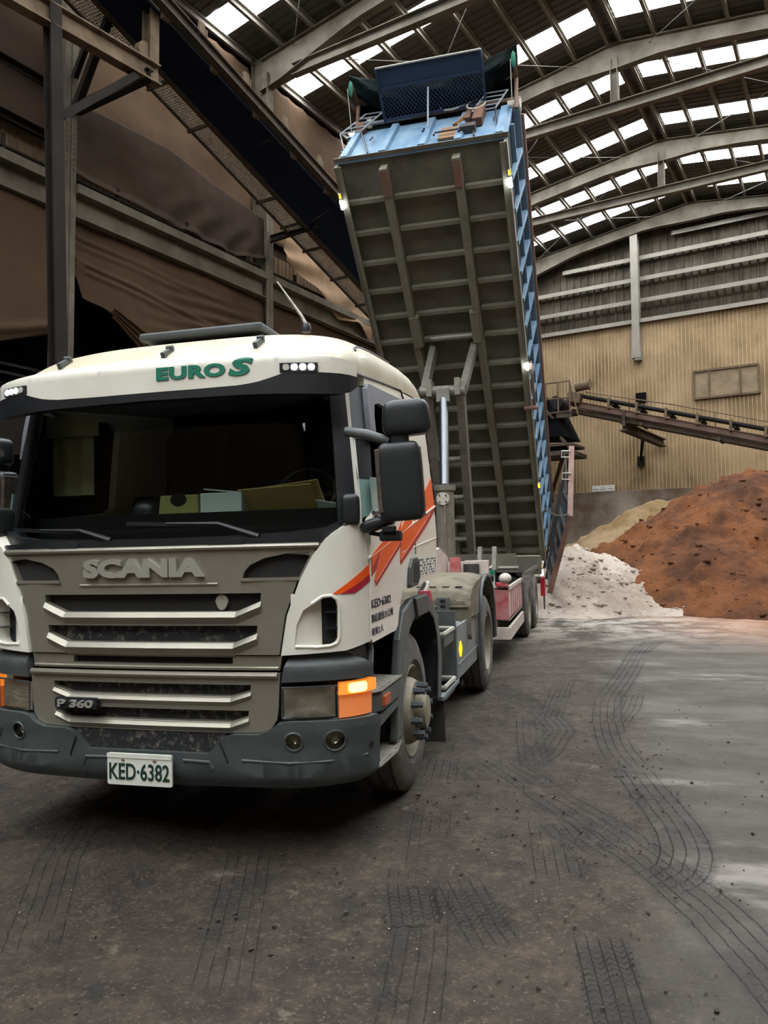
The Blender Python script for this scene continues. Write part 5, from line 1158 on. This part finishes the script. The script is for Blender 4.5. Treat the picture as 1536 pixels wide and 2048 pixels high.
def lump(mb, c, r, seed):
    rr = random.Random(seed); 
    bm = bmesh.new(); bmesh.ops.create_icosphere(bm, subdivisions=1, radius=1)
    sx, sy, sz = r * rr.uniform(.7, 1.3), r * rr.uniform(.6, 1.1), r * rr.uniform(.3, .7); a = rr.uniform(0, 6.3)
    vs = []
    for v in bm.verts:
        k_ = 1 + rr.uniform(-.28, .28); x, y, z = v.co.x * sx * k_, v.co.y * sy * k_, v.co.z * sz * k_
        vs.append((c[0] + x * math.cos(a) - y * math.sin(a), c[1] + x * math.sin(a) + y * math.cos(a), c[2] + z))
    bm.verts.index_update(); mb.add(vs, [tuple(v.index for v in f.verts) for f in bm.faces]); bm.free()
def heap(nm, label, m, cones, x0, x1, y0, y1, st, rough=.16, seed=0, lumps=.1, clods=0):
    nx = int((x1 - x0) / st) + 1; ny = int((y1 - y0) / st) + 1
    X, Y = np.meshgrid(np.linspace(x0, x1, nx), np.linspace(y0, y1, ny), indexing='ij'); H = np.full(X.shape, -.6)
    wx = X + (fbm(X, Y, .6, 3, seed + 1) - .5) * .9; wy = Y + (fbm(X, Y, .6, 3, seed + 2) - .5) * .9
    for (ax, ay, az, bx, by, bz, sl, rnd) in cones:      # ridge a-b with side slope
        dx, dy = bx - ax, by - ay; L2 = dx * dx + dy * dy + 1e-9
        t = np.clip(((wx - ax) * dx + (wy - ay) * dy) / L2, 0, 1); D = np.hypot(wx - ax - t * dx, wy - ay - t * dy)
        z = az + (bz - az) * t - sl * (np.sqrt(D * D + rnd * rnd) - rnd); H = np.maximum(H, z)
    k = np.clip(H + .5, 0, 1)
    ang = fbm(X * 1.0, Y, 1.3, 5, seed + 3) - .5; fine = fbm(X, Y, 5.0, 4, seed + 5) - .5
    lum = smooth(.62, .8, fbm(X, Y, 3.2, 2, seed + 9))
    H = H + k * (ang * rough * 2 + fine * rough * .8 + lum * lumps)
    v = np.stack([X, Y, H], -1).reshape(-1, 3); idx = np.arange(nx * ny).reshape(nx, ny)
    f = np.stack([idx[:-1, :-1], idx[1:, :-1], idx[1:, 1:], idx[:-1, 1:]], -1).reshape(-1, 4)
    keep = (H.reshape(-1)[f] > -.25).any(1); f = f[keep]
    used = np.unique(f); mp_ = -np.ones(len(v), int); mp_[used] = np.arange(len(used))
    base = Vector(((x0 + x1) / 2, (y0 + y1) / 2, 0)); hm = MB(); hm.add((v[used] - np.array(base)).tolist(), mp_[f].tolist())
    cand = used[v[used][:, 2] > .08]; rr = random.Random(seed)
    for i in range(clods):
        p = v[cand[rr.randrange(len(cand))]] - np.array(base); r = rr.choice((.02, .025, .03, .04, .06, .09)) * rr.uniform(.6, 1.2); lump(hm, (p[0], p[1], p[2] + r * .1), r, seed * 1000 + i)
    me = bpy.data.meshes.new(nm); me.from_pydata(hm.v, [], hm.f)
    for p in me.polygons: p.use_smooth = True
    me.materials.append(MT[m]); o = link(bpy.data.objects.new(nm, me)); o.location = base
    return tag(o, label, 'heap', None, 'stuff')
# (ridge start x,y,z, ridge end x,y,z, side slope, rounding)
heap('powder_heap', 'white powdery heap tipped behind the trailer', 'hwhite', [(.2, 15.4, 1.55, 1.9, 15.3, 1.42, .62, .5), (1.9, 15.3, 1.42, 2.75, 15.6, 1.22, .6, .4), (2.7, 15.4, 1.22, 3.5, 15.0, .72, .55, .4), (3.2, 14.4, .55, 3.7, 14.0, .28, .4, .4), (1.6, 14.0, .62, 2.3, 13.6, .42, .5, .4)], -3.5, 6.0, 10.5, 19, .05, .13, 3, .08, 900)
heap('powder_heap', 'large orange brown heap at the right before the end wall', 'horange', [(6.4, 18.4, 3.22, 8.5, 18.2, 3.0, .62, .7), (5.35, 18.2, 2.62, 6.4, 18.4, 3.22, .62, .4), (3.3, 18.4, 1.0, 5.35, 18.2, 2.62, .62, .3), (8.5, 18.2, 3.0, 14, 19, 3.4, .6, .7), (6.0, 15.2, 1.35, 9.0, 15.2, 1.6, .55, .6), (4.6, 15.6, .95, 6.0, 15.2, 1.35, .55, .5)], -1, 17, 10.5, 26, .06, .17, 17, .12, 1200)
heap('powder_heap', 'tan heap between the orange heap and the concrete wall', 'htan', [(4.6, 22.5, 2.75, 6.5, 22.5, 2.72, .6, .6), (3.5, 22.4, 1.9, 4.6, 22.5, 2.75, .6, .4)], -2, 12, 17, 29, .11, .16, 29, .08)
MT['crumb'] = mat('dirt_crumb', '2f2925', .95, col2='4a4038', scale=9)
MT['crumbp'] = mat('pale_chip', '9c8f7c', .95, col2='b8ad9b', scale=20)
cr = MB(); cp_ = MB()
for i in range(2200):
    x = random.gauss(1.5, 1.3); y = random.uniform(-1.3, 9.5) if i % 2 else random.uniform(-1.3, 2.5)
    if noise.noise(Vector((x * .9, y * .7, 3))) < -.05 and random.random() < .7: continue
    lump(cr, (x, y, .003), random.choice((.003, .004, .004, .005, .006, .008, .012)) * random.uniform(.7, 1.2), i)
for i in range(420):
    x = random.uniform(-1.2, 3.4); y = random.uniform(-1.3, 6)
    if noise.noise(Vector((x * .8, y * .8, 9))) < .02: continue
    lump(cp_, (x, y, .004), random.choice((.002, .003, .005)), 5000 + i)
o = build('dirt_crumbs', cr, 'crumb', loc=(1.8, 2, 0)); tag(o, 'dark dirt crumbs scattered over the yard floor', 'dirt', None, 'stuff')
o = build('pale_chips', cp_, 'crumbp', loc=(1.8, 2, 0)); tag(o, 'pale stone chips scattered over the yard floor', 'gravel', None, 'stuff')

# ------------------------------------------------------------------ semi-trailer with the raised tipping bed
TL = thing('dump_trailer', 'tipping semi-trailer behind the white truck with its blue bed raised', 'trailer', (.25, 10.3, 0))
def T(nm, mb, m, par=TL, **k): return build(nm, mb, m, par, **k)
BO = Vector((.27, 12.5, 1.2)); th, ps, ro = .803, .010, -.006
_l = Vector((math.cos(ps), -math.sin(ps), 0)); _t = Vector((math.sin(ps), math.cos(ps), 0)); _z = Vector((0, 0, 1))
BF = -_t * math.cos(th) + _z * math.sin(th); _n = _t * math.sin(th) + _z * math.cos(th)
BV = _l * math.cos(ro) + _n * math.sin(ro); BN = -_l * math.sin(ro) + _n * math.cos(ro)
def B(v, u, w): return BO + BV * v + BF * u + BN * w
LB = 8.22; HW = 1.25
RIBS = [.22, .69, 1.16, 1.61, 2.04, 2.53, 2.96, 3.39, 3.82, 4.23, 4.7, 5.26, 5.74, 6.2, 6.69, 7.18, 7.66]
bed = T('dump_bed', MB().prism([B(-HW, 0, .15), B(HW, 0, .15), B(HW, LB, .15), B(-HW, LB, .15)], [B(-HW, 0, .19), B(HW, 0, .19), B(HW, LB, .19), B(-HW, LB, .19)]), 'bedgrey')
for sv in (-1, 1):
    T('floor_beam', MB().bar(B(sv * .53, -.05, .05), B(sv * .53, LB - .1, .05), .11, .22, BN), 'beambed', bed)
    T('beam_shoe', MB().bar(B(sv * .53, LB - .5, -.02), B(sv * .53, LB - .12, -.02), .115, .1, BN), 'bedrust', bed)
    T('hoist_pad', MB().prism([B(sv * .49 - .07, 5.2, -.08), B(sv * .49 + .07, 5.2, -.08), B(sv * .49 + .07, 5.75, -.08), B(sv * .49 - .07, 5.75, -.08)], [B(sv * .49 - .07, 5.2, .15), B(sv * .49 + .07, 5.2, .15), B(sv * .49 + .07, 5.75, .15), B(sv * .49 - .07, 5.75, .15)]), 'beambed', bed)
for u in RIBS:
    for a, b in ((-HW + .03, -.6), (-.46, .46), (.6, HW - .03)):
        T('cross_rib', MB().bar(B(a, u, .10), B(b, u, .10), .06, .1, BN), 'beambed', bed)
for sv in (-1, 1):
    T('edge_channel', MB().bar(B(sv * (HW - .02), 0, .08), B(sv * (HW - .02), LB, .08), .05, .18, BN).bar(B(sv * (HW - .05), 0, .0), B(sv * (HW - .05), LB, .0), .1, .02, BN), 'beambed', bed)
# side walls with outside posts, rails
for sv in (-1, 1):
    sw_ = T('side_wall', MB().prism([B(sv * (HW - .03), -.1, .17), B(sv * HW, -.1, .17), B(sv * HW, LB, .17), B(sv * (HW - .03), LB, .17)], [B(sv * (HW - .03), -.1, 1.35), B(sv * HW, -.1, 1.35), B(sv * HW, LB, 1.45), B(sv * (HW - .03), LB, 1.45)]), 'bedshade')
    for u in RIBS:
        T('side_post', MB().prism([B(sv * HW, u - .035, .18), B(sv * (HW + .03), u - .035, .18), B(sv * (HW + .03), u + .035, .18), B(sv * HW, u + .035, .18)], [B(sv * HW, u - .035, 1.34), B(sv * (HW + .11), u - .035, 1.34), B(sv * (HW + .11), u + .035, 1.34), B(sv * HW, u + .035, 1.34)]), 'blue', sw_)
    T('top_rail', MB().bar(B(sv * (HW + .045), -.1, 1.37), B(sv * (HW + .045), LB, 1.44), .14, .06, BN), 'blue', sw_)
    T('mid_rail', MB().bar(B(sv * (HW + .03), -.1, .71), B(sv * (HW + .03), LB, .74), .06, .04, BN), 'blue', sw_)
    T('sheet_tube', MB().tube([B(sv * (HW + .13), .3, 1.45), B(sv * (HW + .13), LB - .1, 1.52)], .035, 8), 'bedrust', sw_)
T('rail_end', MB().bar(B(HW + .06, 3.8, .02), B(HW + .06, 4.7, .02), .04, .06, BN).tube([B(HW - .12, 3.82, -.04), B(HW + .12, 3.82, -.04)], .035, 8), 'bedrust', bed)
# front wall
def bbox(v0, v1, u0, u1, w0, w1): return MB().prism([B(v0, u0, w0), B(v1, u0, w0), B(v1, u1, w0), B(v0, u1, w0)], [B(v0, u0, w1), B(v1, u0, w1), B(v1, u1, w1), B(v0, u1, w1)])
fw = T('front_wall', MB().prism([B(-HW, LB, .12), B(HW, LB, .12), B(HW, LB + .03, .12), B(-HW, LB + .03, .12)], [B(-HW, LB, 1.46), B(HW, LB, 1.46), B(HW, LB + .03, 1.46), B(-HW, LB + .03, 1.46)]), 'blue')
for v in (-1.14, -.55, .03, .55, 1.14): T('wall_rib', MB().prism([B(v - .07, LB + .03, .2), B(v + .07, LB + .03, .2), B(v + .05, LB + .085, .2), B(v - .05, LB + .085, .2)], [B(v - .07, LB + .03, 1.44), B(v + .07, LB + .03, 1.44), B(v + .05, LB + .085, 1.44), B(v - .05, LB + .085, 1.44)]), 'blue', fw)
T('wall_lip', MB().bar(B(-HW - .02, LB + .05, .13), B(HW + .02, LB + .05, .13), .07, .02, BN), 'bedgrey', fw)
T('top_tube', MB().tube([B(-1.2, LB + .1, 1.58), B(-.3, LB + .1, 1.58)], .032, 10), 'greyladder', fw)
T('top_tube', MB().tube([B(-.3, LB + .1, 1.58), B(1.3, LB + .1, 1.58)], .036, 10), 'bedrust', fw)
for v in (-.85, -.05, 1.0): T('wall_hook', MB().tube([B(v, LB + .06, .98), B(v + .04, LB + .1, .86), B(v + .03, LB + .1, .72)], .012, 6), 'black', fw)
# ladders standing up from the front wall
for (b0, b1, t0, t1) in (((-1.42, 8.32, 1.28), (-1.08, 8.32, 1.28), (-1.03, 8.46, 1.64), (-.745, 8.46, 1.61)), ((.66, 8.32, 1.28), (1.01, 8.32, 1.30), (.865, 8.46, 1.64), (1.19, 8.46, 1.63))):
    b0, b1, t0, t1 = B(*b0), B(*b1), B(*t0), B(*t1)
    ld = T('ladder', MB().tube([b0, t0], .014, 8).tube([b1, t1], .014, 8), 'greyladder', fw)
    for w in (.02, .26, .5, .74, .98): T('rung', MB().tube([b0.lerp(t0, w), b1.lerp(t1, w)], .011, 8), 'greyladder', ld)
    for p_, q_ in ((b0, .26), (b1, .26)):
        c_ = p_ - BO; vv = c_.dot(BV) / BV.length_squared
        T('ladder_strut', MB().tube([p_, B(vv + (.30 if vv < 0 else .12), LB + .06, q_)], .013, 6), 'black', ld)
# fittings on the front wall
T('worn_plate', bbox(.25, .52, LB + .04, LB + .07, .36, .84), 'brownwood', fw)
T('plate_bail', MB().tube([B(.2, LB + .12, .38), B(.2, LB + .12, .5), B(.56, LB + .12, .5), B(.56, LB + .12, .38)], .016, 6), 'black', fw)
T('wood_arm', MB().bar(B(.45, LB + .08, .85), B(.60, LB + .10, 1.2), .08, .05), 'brownwood', fw)
T('winch', bbox(.55, .78, LB + .04, LB + .14, .5, .66), 'chassis', fw)
T('cable_box', bbox(.58, .66, LB + .05, LB + .13, .95, 1.6), 'rust', fw)
ring = [B(.72 + .14 * math.cos(a), LB + .16, 1.45 + .22 * math.sin(a)) for a in np.linspace(0, 2 * math.pi, 25)]
T('hose_loop', MB().tube(ring, .014, 6, False), 'stepw', fw)
T('hose_box', bbox(.72, .86, LB + .05, LB + .16, .75, 1.5), 'rust', fw)
T('white_cable', MB().tube([B(.12, LB + .13, 1.75), B(.18, LB + .14, 1.5), B(.35, LB + .15, 1.42), B(.55, LB + .15, 1.55)], .014, 6), 'stepw', fw)
T('sheet_drive', MB().tube([B(1.18, LB + .05, 1.5), B(1.36, LB + .05, 1.5)], .07, 14).box(B(1.28, LB + .02, 1.62), (.18, .14, .16)), 'stepw', fw)
T('strap_bundle', blob(B(-1.12, LB + .08, 1.42), (.2, .16, .22), 2.5), 'rust', fw); T('white_strap', blob(B(-1.0, LB + .1, 1.62), (.12, .1, .2), 2.5), 'stepw', fw)
# mesh canopy over the cab end
W0 = 1.5
cn = T('canopy', MB().prism([B(-.72, LB + .58, W0), B(.86, LB + .58, W0), B(.86, LB + .86, W0), B(-.72, LB + .86, W0)], [B(-.72, LB + .58, W0 + .02), B(.86, LB + .58, W0 + .02), B(.86, LB + .86, W0 + .02), B(-.72, LB + .86, W0 + .02)]), 'bluedark')
fr = MB()
for a, b in (((-.72, .1), (-.72, .86)), ((.86, .1), (.86, .86)), ((-.72, .14), (.86, .14)), ((-.72, .58), (.86, .58))): fr.bar(B(a[0], LB + a[1], W0 - .01), B(b[0], LB + b[1], W0 - .01), .035, .035, BN)
T('canopy_frame', fr, 'bluedark', cn); T('canopy_edge', MB().bar(B(-.73, LB + .87, W0 - .01), B(.87, LB + .87, W0 - .01), .02, .03, BN).bar(B(.87, LB + .14, W0 - .012), B(.87, LB + .87, W0 - .012), .012, .02, BN), 'stepw', cn)
em = MB(); nv = 27
for i in range(-8, nv):
    for sg_ in (1, -1):
        p0 = lerp(-.72, .86, i / nv) if sg_ > 0 else lerp(-.72, .86, (i + 8) / nv)
        pts = []
        v_a, v_b = p0, p0 + sg_ * .35
        # clip to the frame
        u_a, u_b = .14, .58
        lo_v, hi_v = -.72, .86
        def clip(v_a, u_a, v_b, u_b):
            for bound, s_ in ((lo_v, 1), (hi_v, -1)):
                da, db = s_ * (v_a - bound), s_ * (v_b - bound)
                if da < 0 and db < 0: return None
                if da < 0: t_ = da / (da - db); v_a, u_a = lerp(v_a, v_b, t_), lerp(u_a, u_b, t_)
                elif db < 0: t_ = da / (da - db); v_b, u_b = lerp(v_a, v_b, t_), lerp(u_a, u_b, t_)
            return v_a, u_a, v_b, u_b
        c_ = clip(v_a, u_a, v_b, u_b)
        if c_: em.bar(B(c_[0], LB + c_[1], W0), B(c_[2], LB + c_[3], W0), .009, .006, BN)
T('canopy_mesh', em, 'bluedark', cn)
T('canopy_stay', MB().tube([B(.03, LB + .08, .95), B(.03, LB + .5, W0 - .03)], .015, 8), 'greyladder', cn)
# rolled load net with its end posts
for v, w in ((-1.16, 1.5), (1.32, 1.5)):
    T('net_post', MB().tube([B(v, LB + .05, w - .2), B(v, LB + .35, w + .25), B(v, LB + .72, w + .05)], .03, 8), 'bedrust' if v > 0 else 'rust')
    T('net_rope', MB().tube([B(v - .05, LB + .12, 1.2), B(v - .04, LB + .68, 1.45)], .008, 6), 'stepw')
    T('net_knot', blob(B(v, LB + .66, 1.48), (.07, .12, .26), 1.6), 'netgreen', smooth=True)
def net(i, j):
    v = lerp(-1.22, 1.36, i); s = abs(v - .07) / 1.25; a = 2 * math.pi * j
    u = LB + .22 + .42 * s ** 2.2 + (.10 * (1 - s)) ; w = 1.78 + .02 * math.sin(v * 9)
    r = (.22 + .06 * noise.noise(Vector((v * 4, a, 1)))) * (1 - .45 * s ** 3) + .02 * math.sin(a * 5 + v * 7)
    return B(v, u + r * math.cos(a) * 1.1, w + r * math.sin(a) * .9)
T('load_net', MB().grid(60, 24, net), 'net', smooth=True)
T('net_cloth', MB().grid(30, 10, lambda i, j: B(lerp(-1.22, 1.33, i), LB - .02 + .36 * j + .05 * noise.noise(Vector((i * 9, j * 4, 2))), 1.46 + .38 * math.sin(j * 2.2))), 'net', smooth=True)
# marker lamps
def marker(p, up, big=1.0, m='lamp'):
    lp = T('marker_lamp', MB().bar(p - up * .075 * big, p + up * .075 * big, .05, .04), 'stepw')
    T('lamp_lens', MB().tube([p - up * .06 * big - BN * .02 + BV * .0, p + up * .06 * big - BN * .02], .028 * big, 8), m, lp)
for v, u in ((-1.25, 7.69), (1.25, 7.67), (1.25, 4.65)): marker(B(v, u, -.01), BF)
marker(B(1.25, 7.69, -.01) + BF * .12, BF, .5, 'lampyel'); marker(B(-1.25, 7.69, -.01) + BF * .13, BF, .5, 'lampyel')
marker(B(1.26, 2.04, -.01), BF, .7, 'lampyel'); marker(Vector((1.45, 12.35, .96)), _z, .9); marker(Vector((1.45, 12.35, 1.1)), _z, .5, 'lampyel')
# hoist
hc = T('hoist_cylinder', MB().lathe([(0, 0), (0, .13), (1.12, .13), (1.12, .155), (1.2, .155), (1.2, 0)], (.40, 7.15, 1.25), 'z', 28), 'steel', smooth=True)
T('hoist_rod', MB().tube([(.40, 7.15, 2.44), (.31, 7.8, 3.84)], .068, 18), 'rod', hc, smooth=True)
T('cylinder_flange', MB().tube([(.40, 7.02, 2.25), (.40, 6.98, 2.25)], .09, 18), 'stepw', hc)
for k in range(4): a = math.pi / 4 + k * math.pi / 2; T('flange_bolt', MB().tube([(.40 + .065 * math.cos(a), 6.985, 2.25 + .065 * math.sin(a)), (.40 + .065 * math.cos(a), 6.96, 2.25 + .065 * math.sin(a))], .012, 6), 'black', hc)
T('oil_pipe', MB().tube([(.42, 7.0, 2.16), (.42, 6.98, 1.9), (.42, 7.0, 1.35)], .018, 8), 'steel', hc)
T('hoist_crosshead', MB().tube([(-.06, 7.85, 3.95), (.64, 7.85, 3.93)], .085, 16).box((.31, 7.82, 3.86), (.2, .2, .2)), 'steel')
for x in (.10, .53): T('crosshead_lug', MB().box((x, 7.84, 3.98), (.08, .24, .26)), 'steel')
T('hoist_arm', MB().bar((.56, 7.9, 3.9), (.43, 9.5, 1.42), .12, .2, (0, 1, 0)), 'steel'); T('hoist_arm', MB().bar((.03, 7.9, 3.9), (.0, 9.5, 1.42), .12, .2, (0, 1, 0)), 'steel')
for t_ in (.38, .62, .78, .9): T('arm_tie', MB().tube([Vector((.03, 7.9, 3.9)).lerp(Vector((0, 9.5, 1.42)), t_), Vector((.56, 7.9, 3.9)).lerp(Vector((.43, 9.5, 1.42)), t_)], .045, 10), 'steel')
T('upper_arm', MB().bar((.6, 7.88, 3.95), B(.42, 5.1, .05), .1, .16, (0, 1, 0)), 'steel'); T('upper_arm', MB().bar((.0, 7.88, 3.95), B(-.28, 5.08, .05), .1, .16, (0, 1, 0)), 'steel')
T('upper_tie', MB().tube([B(-.28, 5.3, .0), B(.42, 5.3, .0)], .05, 10), 'steel')
# chassis of the trailer
xc = .2
for sv in (-1, 1):
    T('main_rail', MB().hbeam((xc + sv * .45, 6.2, 1.02), (xc + sv * .45, 12.6, 1.0), .14, .32, .02), 'chassis')
    T('gooseneck', MB().bar((xc * .4 + sv * .45, 4.2, 1.22), (xc + sv * .45, 6.4, 1.12), .12, .18), 'trailred')
for y in (6.6, 8.4, 10.3, 11.8, 12.5): T('cross_member', MB().box((xc, y, 1.02), (.9, .1, .2)), 'chassis')
T('bed_hinge', MB().tube([(xc - .9, 12.5, 1.15), (xc + .95, 12.5, 1.15)], .06, 12), 'chassis')
T('hoist_base', MB().prism([(.12, 6.5, 1.1), (.72, 6.5, 1.1), (.72, 7.5, 1.1), (.12, 7.5, 1.1)], [(.22, 6.7, 1.28), (.6, 6.7, 1.28), (.6, 7.4, 1.28), (.22, 7.4, 1.28)]), 'trailred')
def side_plate(x, pts, m, nm='neck_plate'): T(nm, MB().sheet(pts, lambda y, z, d: Vector((x - d, y, z)), th=.03), m)
side_plate(.66, [(4.6, 1.16), (4.75, 1.52), (5.2, 1.58), (5.75, 1.46), (6.0, 1.16)], 'trailwhite'); side_plate(-.3, [(4.6, 1.16), (4.75, 1.52), (5.2, 1.58), (5.75, 1.46), (6.0, 1.16)], 'trailwhite')
T('neck_deck', MB().box((.2, 5.6, 1.2), (1.0, 1.6, .1)), 'trailred')
T('neck_tray', MB().box((.88, 6.0, 1.28), (.5, .08, .22)).box((.98, 6.05, 1.3), (.3, .06, .2)), 'trailwhite')
T('red_bracket', MB().box((.76, 5.7, 1.34), (.12, .1, .22)), 'trailred')
for x in (.76, .98): T('arm_lug', MB().prism([(x - .03, 7.9, 1.2), (x + .03, 7.9, 1.2), (x + .03, 8.25, 1.2), (x - .03, 8.25, 1.2)], [(x - .03, 8.02, 1.55), (x + .03, 8.02, 1.55), (x + .03, 8.12, 1.55), (x - .03, 8.12, 1.55)]), 'steel')
T('valve_can', MB().tube([(.92, 5.95, 1.12), (.92, 5.95, 1.36)], .1, 16), 'chassis', smooth=True)
T('air_hose', MB().tube([(.95, 5.9, 1.2), (1.1, 5.8, 1.22), (1.18, 5.95, 1.2), (1.16, 6.1, 1.14)], .022, 8), 'chassis', smooth=True)
T('rear_panel', MB().box((.68, 8.95, 1.27), (1.1, .05, .30)), 'bedgrey'); T('axle_panel', MB().box((1.0, 11.9, 1.12), (.95, .05, .36)).box((1.38, 10.3, 1.1), (.04, 3.2, .06)), 'bedgrey'); T('panel_lip', MB().box((.68, 8.92, 1.2), (1.16, .03, .035)), 'stepw')
# storage box with red and white stripes
X0, X1, yb0, yb1 = .86, 1.30, 6.75, 9.0
bxs = T('tool_box', MB().prism([(X0, yb0, .60), (X1, yb0, .56), (X1, yb1, .56), (X0, yb1, .60)], [(X0, yb0, .64), (X1, yb0, .60), (X1, yb1, .60), (X0, yb1, .64)])
    .add([(X1, yb0, .58), (X1, yb1, .58), (X1, yb1, 1.0), (X1, yb0, 1.0), (X1 - .02, yb0, .58), (X1 - .02, yb1, .58), (X1 - .02, yb1, 1.0), (X1 - .02, yb0, 1.0)], [(0, 1, 2, 3), (7, 6, 5, 4), (3, 2, 6, 7), (0, 4, 5, 1), (0, 3, 7, 4), (1, 5, 6, 2)]), 'trailwhite')
T('box_front', MB().prism([(X0, yb0 - .02, .58), (X1, yb0 - .02, .58), (X1, yb0, .58), (X0, yb0, .58)], [(X0, yb0 - .02, 1.0), (X1, yb0 - .02, 1.0), (X1, yb0, 1.0), (X0, yb0, 1.0)]), 'trailred', bxs)
T('box_back', MB().box((X0 + .02, (yb0 + yb1) / 2, .9), (.03, yb1 - yb0, .62)).box((X0 + .22, yb1, .85), (.46, .03, .52)), 'blackdull', bxs)
T('box_edge', MB().bar((X1, yb0, 1.0), (X1, yb1, 1.0), .04, .05).bar((X0, yb0, 1.03), (X1, yb0, 1.0), .04, .05).bar((X0, yb0, 1.06), (X0, yb1, 1.24), .03, .04).bar((X0, yb1, 1.24), (X1, yb1, 1.0), .03, .04), 'trailwhite', bxs)
for k in range(6):
    y = yb0 + .25 + k * .34
    T('red_stripe', MB().sheet([(y, .60), (y + .15, .60), (y + .17, .95), (y + .02, .95)], lambda a, b, d: Vector((X1 + .006 - d, a, b)), th=.004), 'trailred', bxs)
T('side_guard', MB().bar((1.30, 6.7, .40), (1.30, 9.0, .40), .04, .16).bar((.9, 6.7, .40), (1.30, 6.7, .40), .04, .16), 'trailwhite')
T('guard_strut', MB().bar((1.1, 6.8, .35), (1.1, 6.8, .6), .06, .06).bar((1.1, 8.9, .35), (1.1, 8.9, .6), .06, .06), 'trailred')
# axles and wheels
for y in (9.64, 10.98):
    T('axle', MB().tube([(xc - 1.0, y, .5), (xc + 1.0, y, .5)], .075, 12), 'chassis')
    for sg in (1, -1):
        wheel('trailer_wheel', xc + sg * (1.17 + (.04 if y > 10 else 0)), y, .5, .28, sg, 'dish', TL); wheel('trailer_wheel', xc + sg * .86, y, .5, .28, sg, 'dish', TL)
T('tail_light', MB().bar((1.46, 12.3, .48), (1.46, 12.3, .86), .09, .05, (0, 1, 0)), 'redlens')
T('tail_bracket', MB().box((1.2, 12.36, .8), (.5, .04, .14)).bar((1.2, 12.4, .7), (1.2, 12.4, 1.05), .06, .06), 'chassis')
T('tail_flap', MB().box((1.47, 12.5, .5), (.02, .25, .6)), 'chassis')
# tailgate swung open behind the bed
GA, GB, GC = Vector((1.56, 13.0, .48)), Vector((2.035, 13.0, 2.1)), Vector((2.115, 13.0, 3.58))
dA, dB, dC = Vector((-.10, .9, .55)), Vector((-.16, .9, .5)), Vector((-.10, .9, -.35))
gt = T('tailgate', MB().prism([GA, GB, GB + dB, GA + dA], [GA + Vector((.03, 0, 0)), GB + Vector((.03, 0, 0)), GB + dB + Vector((.03, 0, 0)), GA + dA + Vector((.03, 0, 0))]).prism([GB, GC, GC + dC, GB + dB], [GB + Vector((.03, 0, 0)), GC + Vector((.03, 0, 0)), GC + dC + Vector((.03, 0, 0)), GB + dB + Vector((.03, 0, 0))]), 'gatepanel')
T('gate_edge', MB().bar(GA, GB, .11, .06, (0, 1, 0)), 'gaterust', gt); T('gate_edge', MB().bar(GB, GC, .11, .06, (0, 1, 0)), 'gatepink', gt, label='faded pink upper gate edge')
for t_ in (.12, .3, .48, .66, .84):
    T('gate_bar', MB().bar(GA.lerp(GB, t_) + Vector((-.03, 0, 0)), (GA + dA).lerp(GB + dB, t_) + Vector((-.03, 0, 0)), .07, .05), 'chassis', gt)
for t_ in (.2, .55, .85): T('gate_bar', MB().bar(GB.lerp(GC, t_) + Vector((-.03, 0, 0)), (GB + dB).lerp(GC + dC, t_) + Vector((-.03, 0, 0)), .07, .05), 'chassis', gt)
T('gate_stay', MB().bar(GA + dA * .9 + Vector((-.05, 0, 0)), GC + dC * .9 + Vector((-.06, 0, 0)), .05, .06).bar(GA + dA * .5 + Vector((-.04, 0, 0)), GC + dC * .6 + Vector((-.05, 0, 0)), .035, .05), 'chassis', gt)
for z in (2.95, 3.42):
    c = Vector((2.0, 12.95, z)); T('gate_latch', MB().tube([c + Vector((.09, 0, .05)), c + Vector((-.09, 0, .06)), c + Vector((-.1, 0, -.07)), c + Vector((.05, 0, -.08))], .018, 6), 'stepw', gt)
T('gate_hook', MB().tube([(1.96, 12.96, 3.4), (1.99, 12.96, 3.2), (1.96, 12.96, 2.6)], .015, 6), 'step', gt)
ch_ = MB(); pa, pb = B(1.3, 1.25, .2), GB + Vector((-.02, 0, .05))
for i in range(24):
    a = pa.lerp(pb, i / 24); b = pa.lerp(pb, (i + 1) / 24); sagz = lambda t: Vector((0, 0, -.08 * math.sin(math.pi * t))); a = a + sagz(i / 24); b = b + sagz((i + 1) / 24)
    ch_.bar(a, b, .03 if i % 2 else .01, .01 if i % 2 else .03)
T('gate_chain', ch_, 'step', gt)
# loose things on the trailer neck
o = thing('jar', 'small white jar with green lid on the trailer neck', 'jar', (1.08, 6.45, 1.02)); build('jar_body', MB().tube([(1.08, 6.45, 1.02), (1.08, 6.45, 1.2)], .075, 16), 'paper', o, smooth=True); build('lid', MB().tube([(1.08, 6.45, 1.2), (1.08, 6.45, 1.25)], .08, 16), 'green', o, smooth=True)
o = thing('coupling_ball', 'white and red ball shaped coupling on the striped box corner', 'coupling', (1.26, 6.74, 1.02)); build('ball', blob((1.26, 6.74, 1.13), (.17, .17, .15), 2), 'trailwhite', o, smooth=True); build('ball_base', MB().box((1.22, 6.74, 1.05), (.16, .1, .06)), 'redhose', o, bev=.01)
